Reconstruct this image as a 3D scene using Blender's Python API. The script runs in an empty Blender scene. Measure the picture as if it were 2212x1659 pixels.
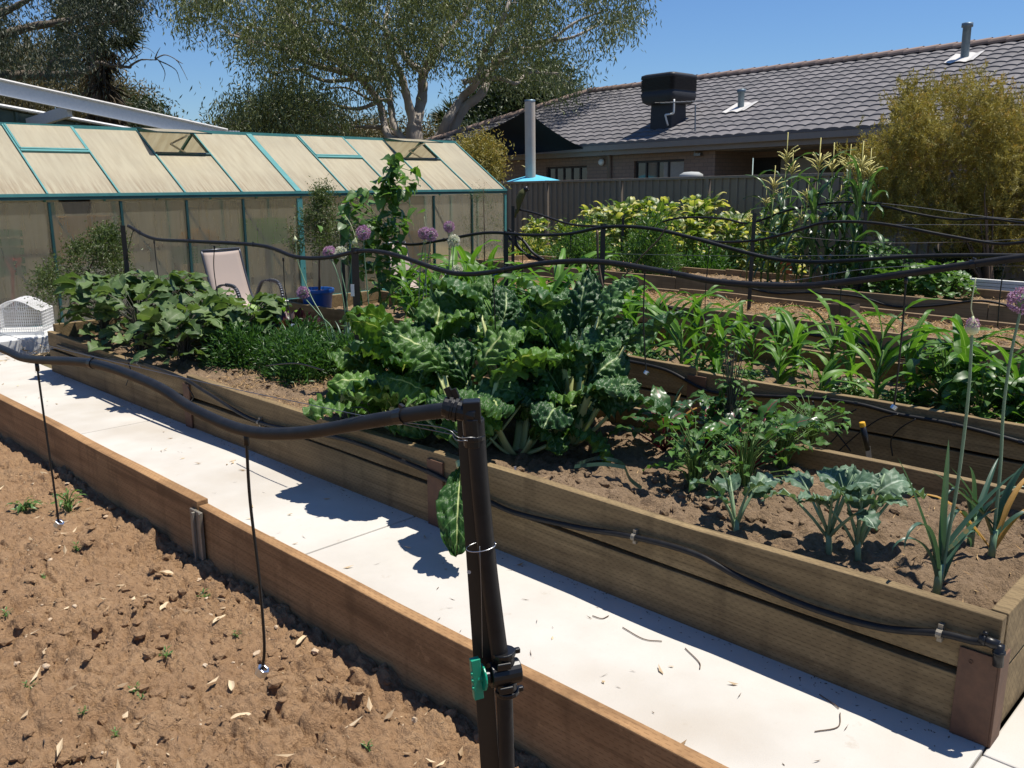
import bpy, math, random
import numpy as np
from mathutils import Vector, Matrix, Euler, noise as mnoise
from math import sin, cos, pi, radians, degrees, atan2, hypot
sc = bpy.context.scene
# ---------------------------------------------------------------- camera, sky, sun
F_PX, CX, CY, CAM_H = 1914.0, 1106.0, 829.5, 1.62
PITCH = math.atan((829.5-388)/F_PX); YAW = radians(45.9)
cam = bpy.data.objects.new('camera', bpy.data.cameras.new('camera')); sc.collection.objects.link(cam)
cam.location = (0, 0, CAM_H); cam.rotation_euler = (pi/2-PITCH, 0, -YAW)
cam.data.sensor_fit = 'HORIZONTAL'; cam.data.sensor_width = 36; cam.data.lens = 36*F_PX/2212
cam.data.clip_start = 0.05; cam.data.clip_end = 800
sc.camera = cam
SUN_DIR = np.array([.29, -.20, 1.0]); SUN_DIR /= np.linalg.norm(SUN_DIR)
w = bpy.data.worlds.new('World'); sc.world = w; w.use_nodes = True
nt = w.node_tree; sky = nt.nodes.new('ShaderNodeTexSky'); sky.sky_type = 'NISHITA'; sky.sun_disc = False
sky.sun_elevation = math.asin(SUN_DIR[2]); sky.sun_rotation = atan2(SUN_DIR[0], SUN_DIR[1])
sky.altitude = 300; sky.air_density = 1.15; sky.dust_density = 0.0; sky.ozone_density = 6.0
tint = nt.nodes.new('ShaderNodeMix'); tint.data_type = 'RGBA'; tint.blend_type = 'MULTIPLY'; tint.inputs[0].default_value = 1; tint.inputs[7].default_value = (.76, .94, 1.19, 1)
nt.links.new(sky.outputs[0], tint.inputs[6]); nt.links.new(tint.outputs[2], nt.nodes['Background'].inputs[0]); nt.nodes['Background'].inputs[1].default_value = 0.070
sl = bpy.data.lights.new('sun', 'SUN'); sl.energy = 5.0; sl.angle = radians(.5); sl.color = (1, .95, .86)
so = bpy.data.objects.new('sun', sl); sc.collection.objects.link(so); so.location = (10, -5, 40)
so.rotation_euler = Vector(SUN_DIR).to_track_quat('Z', 'Y').to_euler()
sc.view_settings.view_transform = 'Standard'; sc.view_settings.look = 'None'
sc.view_settings.exposure = 0.42; sc.view_settings.gamma = 1.0
sc.cycles.max_bounces = 8; sc.cycles.transparent_max_bounces = 12; sc.cycles.transmission_bounces = 6
sc.cycles.caustics_refractive = False; sc.cycles.caustics_reflective = False

# ---------------------------------------------------------------- helpers
rng = np.random.default_rng(7); random.seed(7)
HD = np.array([sin(YAW), cos(YAW), 0]); RT = np.array([cos(YAW), -sin(YAW), 0]); UPV = np.array([0, 0, 1.])
FW = HD*cos(PITCH)-UPV*sin(PITCH); CU = HD*sin(PITCH)+UPV*cos(PITCH); CO = np.array([0, 0, CAM_H])
def ray(x, y): return FW+RT*((x-CX)/F_PX)+CU*((CY-y)/F_PX)
def hit(x, y, n, d):
    r = ray(x, y); n = np.array(n, float); return CO+r*((d-n@CO)/(n@r))
def onX(x, y, v): return hit(x, y, (1, 0, 0), v)
def onY(x, y, v): return hit(x, y, (0, 1, 0), v)
def onZ(x, y, v=0.): return hit(x, y, (0, 0, 1), v)
def onH(x, y, d): return hit(x, y, HD, d)       # upright plane at distance d ahead of the viewpoint

def lerp(a, b, t): return a+(b-a)*t
def hash2(ix, iy, s): 
    h = (ix.astype(np.int64)*374761393+iy.astype(np.int64)*668265263+s*1442695041) & 0x7fffffff
    h = ((h ^ (h >> 13))*1274126177) & 0x7fffffff
    return ((h ^ (h >> 16)) & 0xffff)/65535.0
def vnoise(x, y, s=0):
    x = np.asarray(x, float); y = np.asarray(y, float)
    ix = np.floor(x); iy = np.floor(y); fx = x-ix; fy = y-iy; fx = fx*fx*(3-2*fx); fy = fy*fy*(3-2*fy)
    a = hash2(ix, iy, s); b = hash2(ix+1, iy, s); c = hash2(ix, iy+1, s); d = hash2(ix+1, iy+1, s)
    return (a*(1-fx)+b*fx)*(1-fy)+(c*(1-fx)+d*fx)*fy
def fbm(x, y, s=0, o=4, billow=False):
    t = 0; a = 1; tot = 0
    for k in range(o):
        v = vnoise(x, y, s+k*17)*2-1
        t = t+a*(np.abs(v) if billow else v); tot += a; a *= .5; x = x*2.03; y = y*2.03
    return t/tot

class MB:
    def __init__(s): s.V = []; s.F = []; s.A = []; s.n = 0
    def add(s, V, F, A=None):
        V = np.asarray(V, float).reshape(-1, 3)
        if not isinstance(F, list): F = [F]
        for f in F:
            f = np.asarray(f, np.int64)
            if f.size: s.F.append(f+s.n)
        s.V.append(V); s.n += len(V)
        s.A.append(np.zeros((len(V), 3)) if A is None else np.broadcast_to(np.asarray(A, float), (len(V), 3)))
        return s
    def box(s, a, b, rot=0, piv=None):
        x0, y0, z0 = a; x1, y1, z1 = b
        V = np.array([(x0,y0,z0),(x1,y0,z0),(x1,y1,z0),(x0,y1,z0),(x0,y0,z1),(x1,y0,z1),(x1,y1,z1),(x0,y1,z1)], float)
        if rot:
            p = np.array(piv if piv is not None else ((x0+x1)/2, (y0+y1)/2, 0)); c, q = cos(rot), sin(rot)
            d = V-p; V = np.stack([d[:,0]*c-d[:,1]*q, d[:,0]*q+d[:,1]*c, d[:,2]], 1)+p
        s.add(V, [(3,2,1,0),(4,5,6,7),(0,1,5,4),(1,2,6,5),(2,3,7,6),(3,0,4,7)]); return s
    def bar(s, p, q, w, h=None, up=(0,0,1)):
        p = np.array(p, float); q = np.array(q, float); h = h or w
        d = q-p; d /= np.linalg.norm(d); u = np.array(up, float)
        if abs(d@u) > .98: u = np.array([1., 0, 0])
        r = np.cross(d, u); r /= np.linalg.norm(r); u = np.cross(r, d)
        o = [(-w/2,-h/2),(w/2,-h/2),(w/2,h/2),(-w/2,h/2)]
        V = [p+r*a+u*b for a, b in o]+[q+r*a+u*b for a, b in o]
        s.add(V, [(3,2,1,0),(4,5,6,7),(0,1,5,4),(1,2,6,5),(2,3,7,6),(3,0,4,7)]); return s
    def tube(s, P, r, n=6, cap=True, A=None):
        P = np.asarray(P, float); m = len(P); R = np.broadcast_to(np.asarray(r, float), (m,))
        T = np.gradient(P, axis=0); T /= np.linalg.norm(T, axis=1)[:, None]+1e-9
        u = np.array([0, 0, 1.]) if abs(T[0][2]) < .9 else np.array([1., 0, 0])
        a = np.linspace(0, 2*pi, n, endpoint=False); V = []
        for i in range(m):
            b = np.cross(T[i], u); b /= np.linalg.norm(b)+1e-9; u = np.cross(b, T[i])
            V.append(P[i]+R[i]*(np.cos(a)[:, None]*b+np.sin(a)[:, None]*u))
        V = np.concatenate(V); i = np.arange(m-1)[:, None]*n; j = np.arange(n)[None]; k = (j+1) % n
        F = [np.stack([i+j, i+k, i+n+k, i+n+j], -1).reshape(-1, 4)]
        if cap: F += [np.arange(n)[None, ::-1], np.arange(n)[None]+(m-1)*n]
        s.add(V, F, A); return s
    def lathe(s, prof, c=(0,0,0), n=16, axis=2):
        prof = np.asarray(prof, float); a = np.linspace(0, 2*pi, n, endpoint=False); m = len(prof)
        V = np.stack([np.outer(prof[:,0], np.cos(a)), np.outer(prof[:,0], np.sin(a)), np.repeat(prof[:,1][:,None], n, 1)], -1).reshape(-1, 3)
        if axis == 0: V = V[:, [2, 0, 1]]
        if axis == 1: V = V[:, [1, 2, 0]]
        i = np.arange(m-1)[:, None]*n; j = np.arange(n)[None]; k = (j+1) % n
        s.add(V+np.array(c), [np.stack([i+j, i+k, i+n+k, i+n+j], -1).reshape(-1, 4)]); return s
    def grid(s, P, A=None):
        P = np.asarray(P, float); m, n = P.shape[:2]
        i = np.arange(m-1)[:, None]*n; j = np.arange(n-1)[None]
        s.add(P.reshape(-1, 3), [np.stack([i+j, i+j+1, i+n+j+1, i+n+j], -1).reshape(-1, 4)], None if A is None else np.asarray(A).reshape(-1, 3)); return s
    def xf(s, M):     # transform everything so far
        M = np.array(M); s.V = [v@M[:3,:3].T+M[:3,3] for v in s.V]; return s
    def merge(s, o, M=None, var=None):
        V = np.concatenate(o.V); A = np.concatenate(o.A)
        if M is not None: M = np.array(M); V = V@M[:3,:3].T+M[:3,3]
        if var is not None: A = A.copy(); A[:, 2] = var
        s.add(V, list(o.F), A); return s
    def build(s, name, mat, parent=None, smooth=False, bevel=0, loc=None, solid=0):
        V = np.concatenate(s.V); A = np.concatenate(s.A)
        if parent is not None and parent.name in ORG: V = V-ORG[parent.name]
        elif loc is not None: V = V-np.array(loc)
        me = bpy.data.meshes.new(name); me.vertices.add(len(V)); me.vertices.foreach_set('co', V.astype(np.float32).ravel())
        tot = np.concatenate([np.full(len(f), f.shape[1]) if f.ndim == 2 else np.array([len(f)]) for f in s.F])
        idx = np.concatenate([f.ravel() for f in s.F])
        me.loops.add(len(idx)); me.loops.foreach_set('vertex_index', idx.astype(np.int32))
        me.polygons.add(len(tot)); st = np.concatenate([[0], np.cumsum(tot)[:-1]])
        me.polygons.foreach_set('loop_start', st.astype(np.int32)); me.polygons.foreach_set('loop_total', tot.astype(np.int32))
        me.polygons.foreach_set('use_smooth', np.full(len(tot), bool(smooth)))
        me.update(calc_edges=True); me.validate()
        at = me.attributes.new('lf', 'FLOAT_COLOR', 'POINT')
        if len(me.vertices) == len(A): at.data.foreach_set('color', np.concatenate([A, np.ones((len(A), 1))], 1).astype(np.float32).ravel())
        if mat: me.materials.append(mat)
        o = bpy.data.objects.new(name, me); sc.collection.objects.link(o)
        if parent is not None:
            o.parent = parent
            if parent.name in ORG: ORG[o.name] = ORG[parent.name]
        elif loc is not None: o.location = loc; ORG[o.name] = np.array(loc, float)
        if solid: m = o.modifiers.new('solid', 'SOLIDIFY'); m.thickness = solid; m.offset = 0
        if bevel: m = o.modifiers.new('bev', 'BEVEL'); m.width = bevel; m.segments = 2; m.limit_method = 'ANGLE'; m.angle_limit = radians(40)
        return o
ORG = {}
def tag(o, label=None, cat=None, group=None, kind=None):
    if label: o['label'] = label
    if cat: o['category'] = cat
    if group: o['group'] = group
    if kind: o['kind'] = kind
    return o
def thing(name, label, cat, loc=(0,0,0), group=None, rotz=0, org=True):
    o = bpy.data.objects.new(name, None); sc.collection.objects.link(o); o.empty_display_size = .1
    o.location = loc; o.rotation_euler = (0, 0, rotz)
    if org and not rotz: ORG[o.name] = np.array(loc, float)     # children are given in world coordinates
    return tag(o, label, cat, group)
def dup(root, loc, rotz=0, scale=1, label=None, group=None, cat=None):
    def rec(o, par):
        c = o.copy(); sc.collection.objects.link(c)
        if par: c.parent = par
        for ch in list(o.children): rec(ch, c)
        return c
    r = rec(root, None); r.location = loc; r.rotation_euler = (0, 0, rotz); r.scale = (scale,)*3
    if label: r['label'] = label
    if group: r['group'] = group
    if cat: r['category'] = cat
    return r
def place(root, loc, rotz=0, scale=1, label=None):
    root.location = loc; root.rotation_euler = (0, 0, rotz); root.scale = (scale,)*3
    if label: root['label'] = label
    return root
def pv(p): p = np.asarray(p, float)-CO; z = p@FW; return CX+F_PX*(p@RT)/z, CY-F_PX*(p@CU)/z
def spline(P, n=8):      # Catmull-Rom through points
    P = np.asarray(P, float)
    if len(P) < 3: return np.array([lerp(P[0], P[-1], t) for t in np.linspace(0, 1, n)])
    Q = np.vstack([2*P[0]-P[1], P, 2*P[-1]-P[-2]]); out = []
    for i in range(1, len(Q)-2):
        for t in np.linspace(0, 1, n, endpoint=False):
            a, b, c, d = Q[i-1], Q[i], Q[i+1], Q[i+2]
            out.append(.5*((2*b)+(c-a)*t+(2*a-5*b+4*c-d)*t*t+(3*b-a-3*c+d)*t**3))
    out.append(P[-1]); return np.array(out)
def Rz(a): return np.array(Matrix.Rotation(a, 4, 'Z'))
def TR(loc, az=0, tilt=0, roll=0, s=1):
    return np.array(Matrix.Translation(Vector(loc)) @ Matrix.Rotation(az, 4, 'Z') @ Matrix.Rotation(tilt, 4, 'Y') @ Matrix.Rotation(roll, 4, 'X') @ Matrix.Scale(s, 4))

# ---------------------------------------------------------------- materials
def newmat(name):
    m = bpy.data.materials.new(name); m.use_nodes = True
    return m, m.node_tree.nodes, m.node_tree.links, m.node_tree.nodes['Principled BSDF']
def rgba(c): return (c[0], c[1], c[2], 1)
def mixc(N, L, fac, a, b, blend='MIX'):
    x = N.new('ShaderNodeMix'); x.data_type = 'RGBA'; x.blend_type = blend
    for sk, v in ((0, fac), (6, a), (7, b)):
        if isinstance(v, (tuple, list)): x.inputs[sk].default_value = rgba(v)
        elif isinstance(v, (int, float)): x.inputs[sk].default_value = v
        else: L.new(v, x.inputs[sk])
    return x.outputs[2]
def mth(N, L, op, a, b=None, c=None):
    x = N.new('ShaderNodeMath'); x.operation = op
    for i, v in enumerate((a, b, c)):
        if v is None: continue
        if isinstance(v, (int, float)): x.inputs[i].default_value = v
        else: L.new(v, x.inputs[i])
    return x.outputs[0]
def ramp(N, L, fac, pts):
    r = N.new('ShaderNodeValToRGB'); L.new(fac, r.inputs[0]); e = r.color_ramp.elements
    while len(e) < len(pts): e.new(.5)
    for k, (p, c) in enumerate(pts): e[k].position = p; e[k].color = rgba(c) if isinstance(c, (tuple, list)) else (c, c, c, 1)
    return r.outputs[0]
def noisen(N, L, scale, detail=5, coord='Object', rough=.6, stretch=None):
    tc = N.new('ShaderNodeTexCoord'); src = tc.outputs[coord]
    if stretch:
        mp = N.new('ShaderNodeMapping'); mp.inputs['Scale'].default_value = stretch; L.new(src, mp.inputs[0]); src = mp.outputs[0]
    n = N.new('ShaderNodeTexNoise'); n.inputs['Scale'].default_value = scale; n.inputs['Detail'].default_value = detail; n.inputs['Roughness'].default_value = rough
    L.new(src, n.inputs[0]); return n.outputs[0], src
def bumpn(N, L, P, h, strength, dist=.01):
    b = N.new('ShaderNodeBump'); b.inputs['Strength'].default_value = strength; b.inputs['Distance'].default_value = dist
    L.new(h, b.inputs['Height']); L.new(b.outputs[0], P.inputs['Normal']); return b
def pm(name, c1, c2=None, scale=8, rough=.6, bump=0, bscale=None, metal=0, spec=.4, dist=.004, stretch=None):
    m, N, L, P = newmat(name); P.inputs['Roughness'].default_value = rough; P.inputs['Metallic'].default_value = metal; P.inputs['Specular IOR Level'].default_value = spec
    n, _ = noisen(N, L, scale, stretch=stretch)
    L.new(mixc(N, L, ramp(N, L, n, [(.3, 0.), (.7, 1.)]), c1, c2 or tuple(v*.75 for v in c1)), P.inputs['Base Color'])
    if bump: n2, _ = noisen(N, L, bscale or scale*6, stretch=stretch); bumpn(N, L, P, n2, bump, dist)
    return m
def leafmat(name, dark, light, rib=None, ribw=.08, vein=0, veinc=None, trans=.3, rough=.42, tipc=None, tipthr=.6, spec=.5, bump=0, tl=None):
    m, N, L, P = newmat(name); P.inputs['Roughness'].default_value = rough; P.inputs['Specular IOR Level'].default_value = spec
    at = N.new('ShaderNodeAttribute'); at.attribute_name = 'lf'; sp = N.new('ShaderNodeSeparateColor'); L.new(at.outputs[0], sp.inputs[0])
    S, T, B = sp.outputs
    n, _ = noisen(N, L, 35, 3)
    f = mth(N, L, 'ADD', B, mth(N, L, 'MULTIPLY', mth(N, L, 'SUBTRACT', n, .5), .5))
    col = mixc(N, L, f, dark, light)
    if tipc: 
        x = mth(N, L, 'MULTIPLY', mth(N, L, 'GREATER_THAN', mth(N, L, 'ADD', B, mth(N, L, 'MULTIPLY', n, .15)), tipthr), mth(N, L, 'MULTIPLY', T, 1.0))
        col = mixc(N, L, x, col, tipc)
    if vein:
        fr = mth(N, L, 'FRACT', mth(N, L, 'SUBTRACT', mth(N, L, 'MULTIPLY', T, vein), mth(N, L, 'MULTIPLY', S, 1.4)))
        lt = mth(N, L, 'LESS_THAN', fr, .10)
        col = mixc(N, L, mth(N, L, 'MULTIPLY', mth(N, L, 'MULTIPLY', lt, mth(N, L, 'SUBTRACT', 1.0, S)), .8), col, veinc or rib)
    if rib:
        mr = N.new('ShaderNodeMapRange'); L.new(S, mr.inputs[0]); mr.inputs[1].default_value = ribw*.5; mr.inputs[2].default_value = ribw; mr.inputs[3].default_value = 1; mr.inputs[4].default_value = 0
        col = mixc(N, L, mr.outputs[0], col, rib)
    L.new(col, P.inputs['Base Color'])
    if bump: n2, _ = noisen(N, L, 160, 3); bumpn(N, L, P, n2, bump, .003)
    if trans:
        t = N.new('ShaderNodeBsdfTranslucent'); L.new(mixc(N, L, 1.0, col, tl or (1.5, 1.6, .7), 'MULTIPLY'), t.inputs[0])
        mx = N.new('ShaderNodeMixShader'); mx.inputs[0].default_value = trans
        L.new(P.outputs[0], mx.inputs[1]); L.new(t.outputs[0], mx.inputs[2]); L.new(mx.outputs[0], N['Material Output'].inputs[0])
    return m
# ---------------------------------------------------------------- material library
def timbermat(name, c1, c2, incise=True, dark=(.05,.035,.02)):
    m, N, L, P = newmat(name); P.inputs['Roughness'].default_value = .8; P.inputs['Specular IOR Level'].default_value = .2
    n, src = noisen(N, L, 5, 6, stretch=(4, .35, 4)); n3, _ = noisen(N, L, 2.2, 3)
    col = mixc(N, L, ramp(N, L, n, [(.3, 0.), (.7, 1.)]), c1, c2)
    col = mixc(N, L, mth(N, L, 'MULTIPLY', ramp(N, L, n3, [(.5, 0.), (.75, 1.)]), .5), col, tuple(v*.55 for v in c2))
    kn, _ = noisen(N, L, 1, 2, stretch=(.6, 1.1, 9)); col = mixc(N, L, ramp(N, L, kn, [(.60, 0.), (.72, .55)]), col, tuple(v*.45 for v in c2)); dr, _ = noisen(N, L, 3, 4, stretch=(1, 3.5, .5)); col = mixc(N, L, ramp(N, L, dr, [(.52, 0.), (.70, .45)]), col, tuple(v*.5 for v in c2)); sp2, _ = noisen(N, L, 9, 6, rough=.8); col = mixc(N, L, ramp(N, L, sp2, [(.60, 0.), (.68, .4)]), col, tuple(min(1, v*1.35) for v in c1))
    gr, _ = noisen(N, L, 2.2, 5, rough=.75, stretch=(22, .55, 22)); col = mixc(N, L, ramp(N, L, gr, [(.50, 0.), (.66, .6)]), col, tuple(v*.5 for v in c2)); col = mixc(N, L, ramp(N, L, gr, [(.26, .5), (.42, 0.)]), col, tuple(min(1, v*1.3) for v in c1))
    h = mth(N, L, 'ADD', n, gr)
    if incise:
        tc = N.new('ShaderNodeTexCoord'); sp = N.new('ShaderNodeSeparateXYZ'); L.new(tc.outputs['Object'], sp.inputs[0])
        zz = mth(N, L, 'DIVIDE', mth(N, L, 'ADD', sp.outputs[2], mth(N, L, 'MULTIPLY', sp.outputs[0], 1.0)), .0135)
        row = mth(N, L, 'FLOOR', zz)
        yy = mth(N, L, 'ADD', mth(N, L, 'DIVIDE', sp.outputs[1], .034), mth(N, L, 'MULTIPLY', row, .5))
        d = mth(N, L, 'MULTIPLY', mth(N, L, 'LESS_THAN', mth(N, L, 'FRACT', yy), .48), mth(N, L, 'LESS_THAN', mth(N, L, 'FRACT', zz), .24))
        col = mixc(N, L, mth(N, L, 'MULTIPLY', d, .42), col, dark)
        h = mth(N, L, 'SUBTRACT', n, mth(N, L, 'MULTIPLY', d, .8))
    L.new(col, P.inputs['Base Color']); bumpn(N, L, P, h, .35, .004)
    return m
M = {}
M['sleeper'] = timbermat('aged treated pine', (.285,.205,.105), (.175,.122,.062))
M['sleeper_far'] = timbermat('far treated pine', (.30,.21,.12), (.20,.14,.08), False)
M['edging'] = timbermat('brown treated pine', (.40,.235,.11), (.27,.15,.068), True, (.14,.07,.03))
M['freshwood'] = pm('sawn boards', (.55,.33,.18), (.42,.24,.12), 4, .75, .2, stretch=(1, 6, 6))
def concretemat():
    m, N, L, P = newmat('concrete'); P.inputs['Roughness'].default_value = .85; P.inputs['Specular IOR Level'].default_value = .25
    n, _ = noisen(N, L, 1.3, 6); n2, _ = noisen(N, L, 60, 4); n3, _ = noisen(N, L, 260, 2); n4, _ = noisen(N, L, .55, 4, rough=.7)
    col = mixc(N, L, ramp(N, L, n, [(.32, 0.), (.68, 1.)]), (.45,.42,.375), (.55,.525,.48))
    col = mixc(N, L, mth(N, L, 'MULTIPLY', ramp(N, L, n2, [(.62, 0.), (.78, 1.)]), .35), col, (.42,.37,.30))
    col = mixc(N, L, mth(N, L, 'MULTIPLY', ramp(N, L, n4, [(.50, 0.), (.68, 1.)]), .6), col, (.38,.33,.265)); n6, _ = noisen(N, L, 7, 5, rough=.7); col = mixc(N, L, ramp(N, L, n6, [(.64, 0.), (.72, .35)]), col, (.34,.28,.21))
    L.new(col, P.inputs['Base Color']); bumpn(N, L, P, mth(N, L, 'ADD', n2, n3), .3, .002); return m
M['concrete'] = concretemat()
def soilmat(name, c1, c2, c3, spk=(.42,.33,.22)):
    m, N, L, P = newmat(name); P.inputs['Roughness'].default_value = .95; P.inputs['Specular IOR Level'].default_value = .1
    n, _ = noisen(N, L, 4.5, 8, rough=.68); n2, _ = noisen(N, L, 46, 6, rough=.7); n3, _ = noisen(N, L, 190, 4)
    col = mixc(N, L, ramp(N, L, n, [(.34, 0.), (.66, 1.)]), c1, c2)
    col = mixc(N, L, mth(N, L, 'MULTIPLY', ramp(N, L, n2, [(.42, 0.), (.7, 1.)]), .75), col, c3)
    col = mixc(N, L, ramp(N, L, n3, [(.70, 0.), (.74, 1.)]), col, spk)
    L.new(col, P.inputs['Base Color']); v = N.new('ShaderNodeTexVoronoi'); v.inputs['Scale'].default_value = 75; L.new(noisen(N, L, 1, 0)[1], v.inputs[0]); n5, _ = noisen(N, L, 95, 5, rough=.75)
    bumpn(N, L, P, mth(N, L, 'SUBTRACT', mth(N, L, 'ADD', mth(N, L, 'MULTIPLY', n2, 1.6), mth(N, L, 'ADD', n3, n5)), mth(N, L, 'MULTIPLY', v.outputs[0], .8)), .8, .013); return m
M['clay'] = soilmat('clay soil', (.43,.275,.155), (.33,.20,.11), (.22,.132,.072), (.62,.50,.36))
M['soil'] = soilmat('garden soil', (.33,.232,.15), (.235,.162,.10), (.16,.11,.066), (.34,.25,.16))
M['dirt'] = soilmat('path dirt', (.22,.16,.10), (.16,.13,.07), (.13,.14,.05))
M['straw'] = leafmat('straw', (.28,.17,.08), (.50,.34,.17), trans=.1, rough=.8, spec=.1)
M['litter'] = leafmat('dry leaves', (.24,.15,.08), (.66,.52,.34), trans=.1, rough=.6, spec=.2)
M['blackpipe'] = pm('black poly pipe', (.006,.006,.007), (.017,.016,.0155), 30, .5, .25, 90, spec=.3, dist=.001)
M['blackplastic'] = pm('black plastic', (.008,.008,.009), None, 20, .36, spec=.4)
M['postmetal'] = pm('black painted steel', (.010,.0095,.009), (.017,.015,.013), 14, .45, .2, 70, spec=.5, dist=.001)
M['rust'] = pm('rusty steel', (.16,.085,.05), (.10,.056,.036), 16, .75, .3, 70, metal=.15)
M['galv'] = pm('weathered galvanised steel', (.32,.29,.24), (.21,.18,.13), 22, .55, .2, metal=.5, stretch=(3,3,.6))
M['zinc'] = pm('zinc nut', (.72,.73,.74), (.55,.56,.58), 40, .28, metal=1)
M['wire'] = pm('wire', (.25,.25,.25), None, 20, .4, metal=.8)
M['greenplastic'] = pm('green plastic', (.0,.27,.15), (.0,.23,.13), 12, .35, spec=.5)
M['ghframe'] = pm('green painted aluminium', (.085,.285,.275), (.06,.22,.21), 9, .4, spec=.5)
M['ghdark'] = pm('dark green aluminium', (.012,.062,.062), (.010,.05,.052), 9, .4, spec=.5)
def polymat(name, col, fac_diff, fac_ref, rough=.3, dirt=(.42,.33,.2), eave=False):
    m, N, L, P = newmat(name); n, _ = noisen(N, L, 3, 6, stretch=(6, .7, .7)); n2, _ = noisen(N, L, 30, 4)
    c = mixc(N, L, ramp(N, L, n, [(.4, 0.), (.75, 1.)]), col, tuple(lerp(a, b, .4) for a, b in zip(col, dirt)))
    c = mixc(N, L, ramp(N, L, n2, [(.74, 0.), (.8, .35)]), c, dirt)
    if eave:     # grime washed down to the lower edge of each sheet
        tc = N.new('ShaderNodeTexCoord'); sp = N.new('ShaderNodeSeparateXYZ'); L.new(tc.outputs['Object'], sp.inputs[0]); mr = N.new('ShaderNodeMapRange'); L.new(sp.outputs[2], mr.inputs[0])
        mr.inputs[1].default_value = 1.47; mr.inputs[2].default_value = 1.75; mr.inputs[3].default_value = 1; mr.inputs[4].default_value = 0
        s, _ = noisen(N, L, 4, 6, stretch=(9, .5, .5), rough=.7); c = mixc(N, L, mth(N, L, 'MULTIPLY', mr.outputs[0], ramp(N, L, s, [(.42, 0.), (.66, .75)])), c, (.40,.27,.15))
        s3, _ = noisen(N, L, .8, 3); c = mixc(N, L, ramp(N, L, s3, [(.4, 0.), (.7, .35)]), c, (.50,.46,.36))
    L.new(c, P.inputs['Base Color']); P.inputs['Roughness'].default_value = .35; P.inputs['Specular IOR Level'].default_value = .35
    t = N.new('ShaderNodeBsdfTranslucent'); L.new(c, t.inputs[0])
    mx = N.new('ShaderNodeMixShader'); mx.inputs[0].default_value = 1-fac_diff; L.new(P.outputs[0], mx.inputs[1]); L.new(t.outputs[0], mx.inputs[2]); out = mx.outputs[0]
    if fac_ref:
        r = N.new('ShaderNodeBsdfRefraction'); r.inputs['IOR'].default_value = 1.12; r.inputs['Roughness'].default_value = rough; r.inputs[0].default_value = (.95,.92,.82,1)
        m2 = N.new('ShaderNodeMixShader'); m2.inputs[0].default_value = fac_ref; L.new(out, m2.inputs[1]); L.new(r.outputs[0], m2.inputs[2]); out = m2.outputs[0]
    L.new(out, N['Material Output'].inputs[0]); return m
M['ghroof'] = polymat('aged polycarbonate roof', (.72,.66,.50), .47, 0, eave=True)
M['ghwall'] = polymat('hazy polycarbonate wall', (.86,.82,.67), .42, .70, .20)
M['white'] = pm('white paint', (.74,.74,.72), (.66,.66,.64), 10, .45)
M['cage'] = pm('white wire', (.78,.77,.76), None, 10, .5)
M['steel'] = pm('galvanised purlin', (.46,.48,.50), (.54,.55,.56), 26, .5, .05, metal=.1)
M['shed'] = pm('green corrugated steel', (.06,.095,.075), (.05,.08,.062), 8, .5)
M['blue'] = pm('blue plastic', (.012,.105,.40), (.010,.09,.34), 10, .35, spec=.5)
M['fence'] = pm('taupe steel fence', (.25,.205,.16), (.23,.185,.145), 6, .5)
M['sling'] = pm('mauve sling fabric', (.42,.34,.295), (.38,.305,.265), 200, .75, .2, 500)
M['chairframe'] = pm('grey chair frame', (.085,.09,.105), (.07,.075,.088), 10, .35, metal=.3)
def tilemat(name, c1, c2):
    m, N, L, P = newmat(name); P.inputs['Roughness'].default_value = .72; P.inputs['Specular IOR Level'].default_value = .3
    at = N.new('ShaderNodeAttribute'); at.attribute_name = 'lf'; sp = N.new('ShaderNodeSeparateColor'); L.new(at.outputs[0], sp.inputs[0])
    n, _ = noisen(N, L, 1.2, 5)
    L.new(mixc(N, L, mth(N, L, 'ADD', mth(N, L, 'MULTIPLY', sp.outputs[2], .6), mth(N, L, 'MULTIPLY', n, .4)), c1, c2), P.inputs['Base Color'])
    n2, _ = noisen(N, L, 60, 3); bumpn(N, L, P, n2, .25, .004); return m
M['tile'] = tilemat('grey concrete roof tile', (.105,.100,.103), (.185,.172,.174))
M['ridge'] = tilemat('brown ridge tile', (.27,.19,.15), (.33,.24,.20))
def brickmat():
    m, N, L, P = newmat('brick'); P.inputs['Roughness'].default_value = .85
    tc = N.new('ShaderNodeTexCoord'); mp = N.new('ShaderNodeMapping'); L.new(tc.outputs['Object'], mp.inputs[0]); mp.inputs['Rotation'].default_value = (0, 0, 0)
    cb = N.new('ShaderNodeCombineXYZ'); sp = N.new('ShaderNodeSeparateXYZ'); L.new(mp.outputs[0], sp.inputs[0])
    L.new(mth(N, L, 'ADD', sp.outputs[1], sp.outputs[0]), cb.inputs[0]); L.new(sp.outputs[2], cb.inputs[1])
    b = N.new('ShaderNodeTexBrick'); L.new(cb.outputs[0], b.inputs[0]); b.inputs['Scale'].default_value = 1
    b.inputs['Brick Width'].default_value = .24; b.inputs['Row Height'].default_value = .086; b.inputs['Mortar Size'].default_value = .007; b.inputs['Bias'].default_value = .1
    b.inputs['Color1'].default_value = (.27,.19,.145,1); b.inputs['Color2'].default_value = (.215,.15,.115,1); b.inputs['Mortar'].default_value = (.14,.11,.09,1)
    n, _ = noisen(N, L, 9, 4); L.new(mixc(N, L, mth(N, L, 'MULTIPLY', n, .4), b.outputs[0], (.30,.22,.165)), P.inputs['Base Color'])
    bumpn(N, L, P, mth(N, L, 'SUBTRACT', 1.0, b.outputs[1]), .5, .006); return m
M['brick'] = brickmat()
M['fascia'] = pm('brown grey gutter', (.23,.20,.175), (.21,.18,.16), 6, .45)
M['winframe'] = pm('dark window frame', (.035,.03,.028), None, 10, .5)
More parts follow.
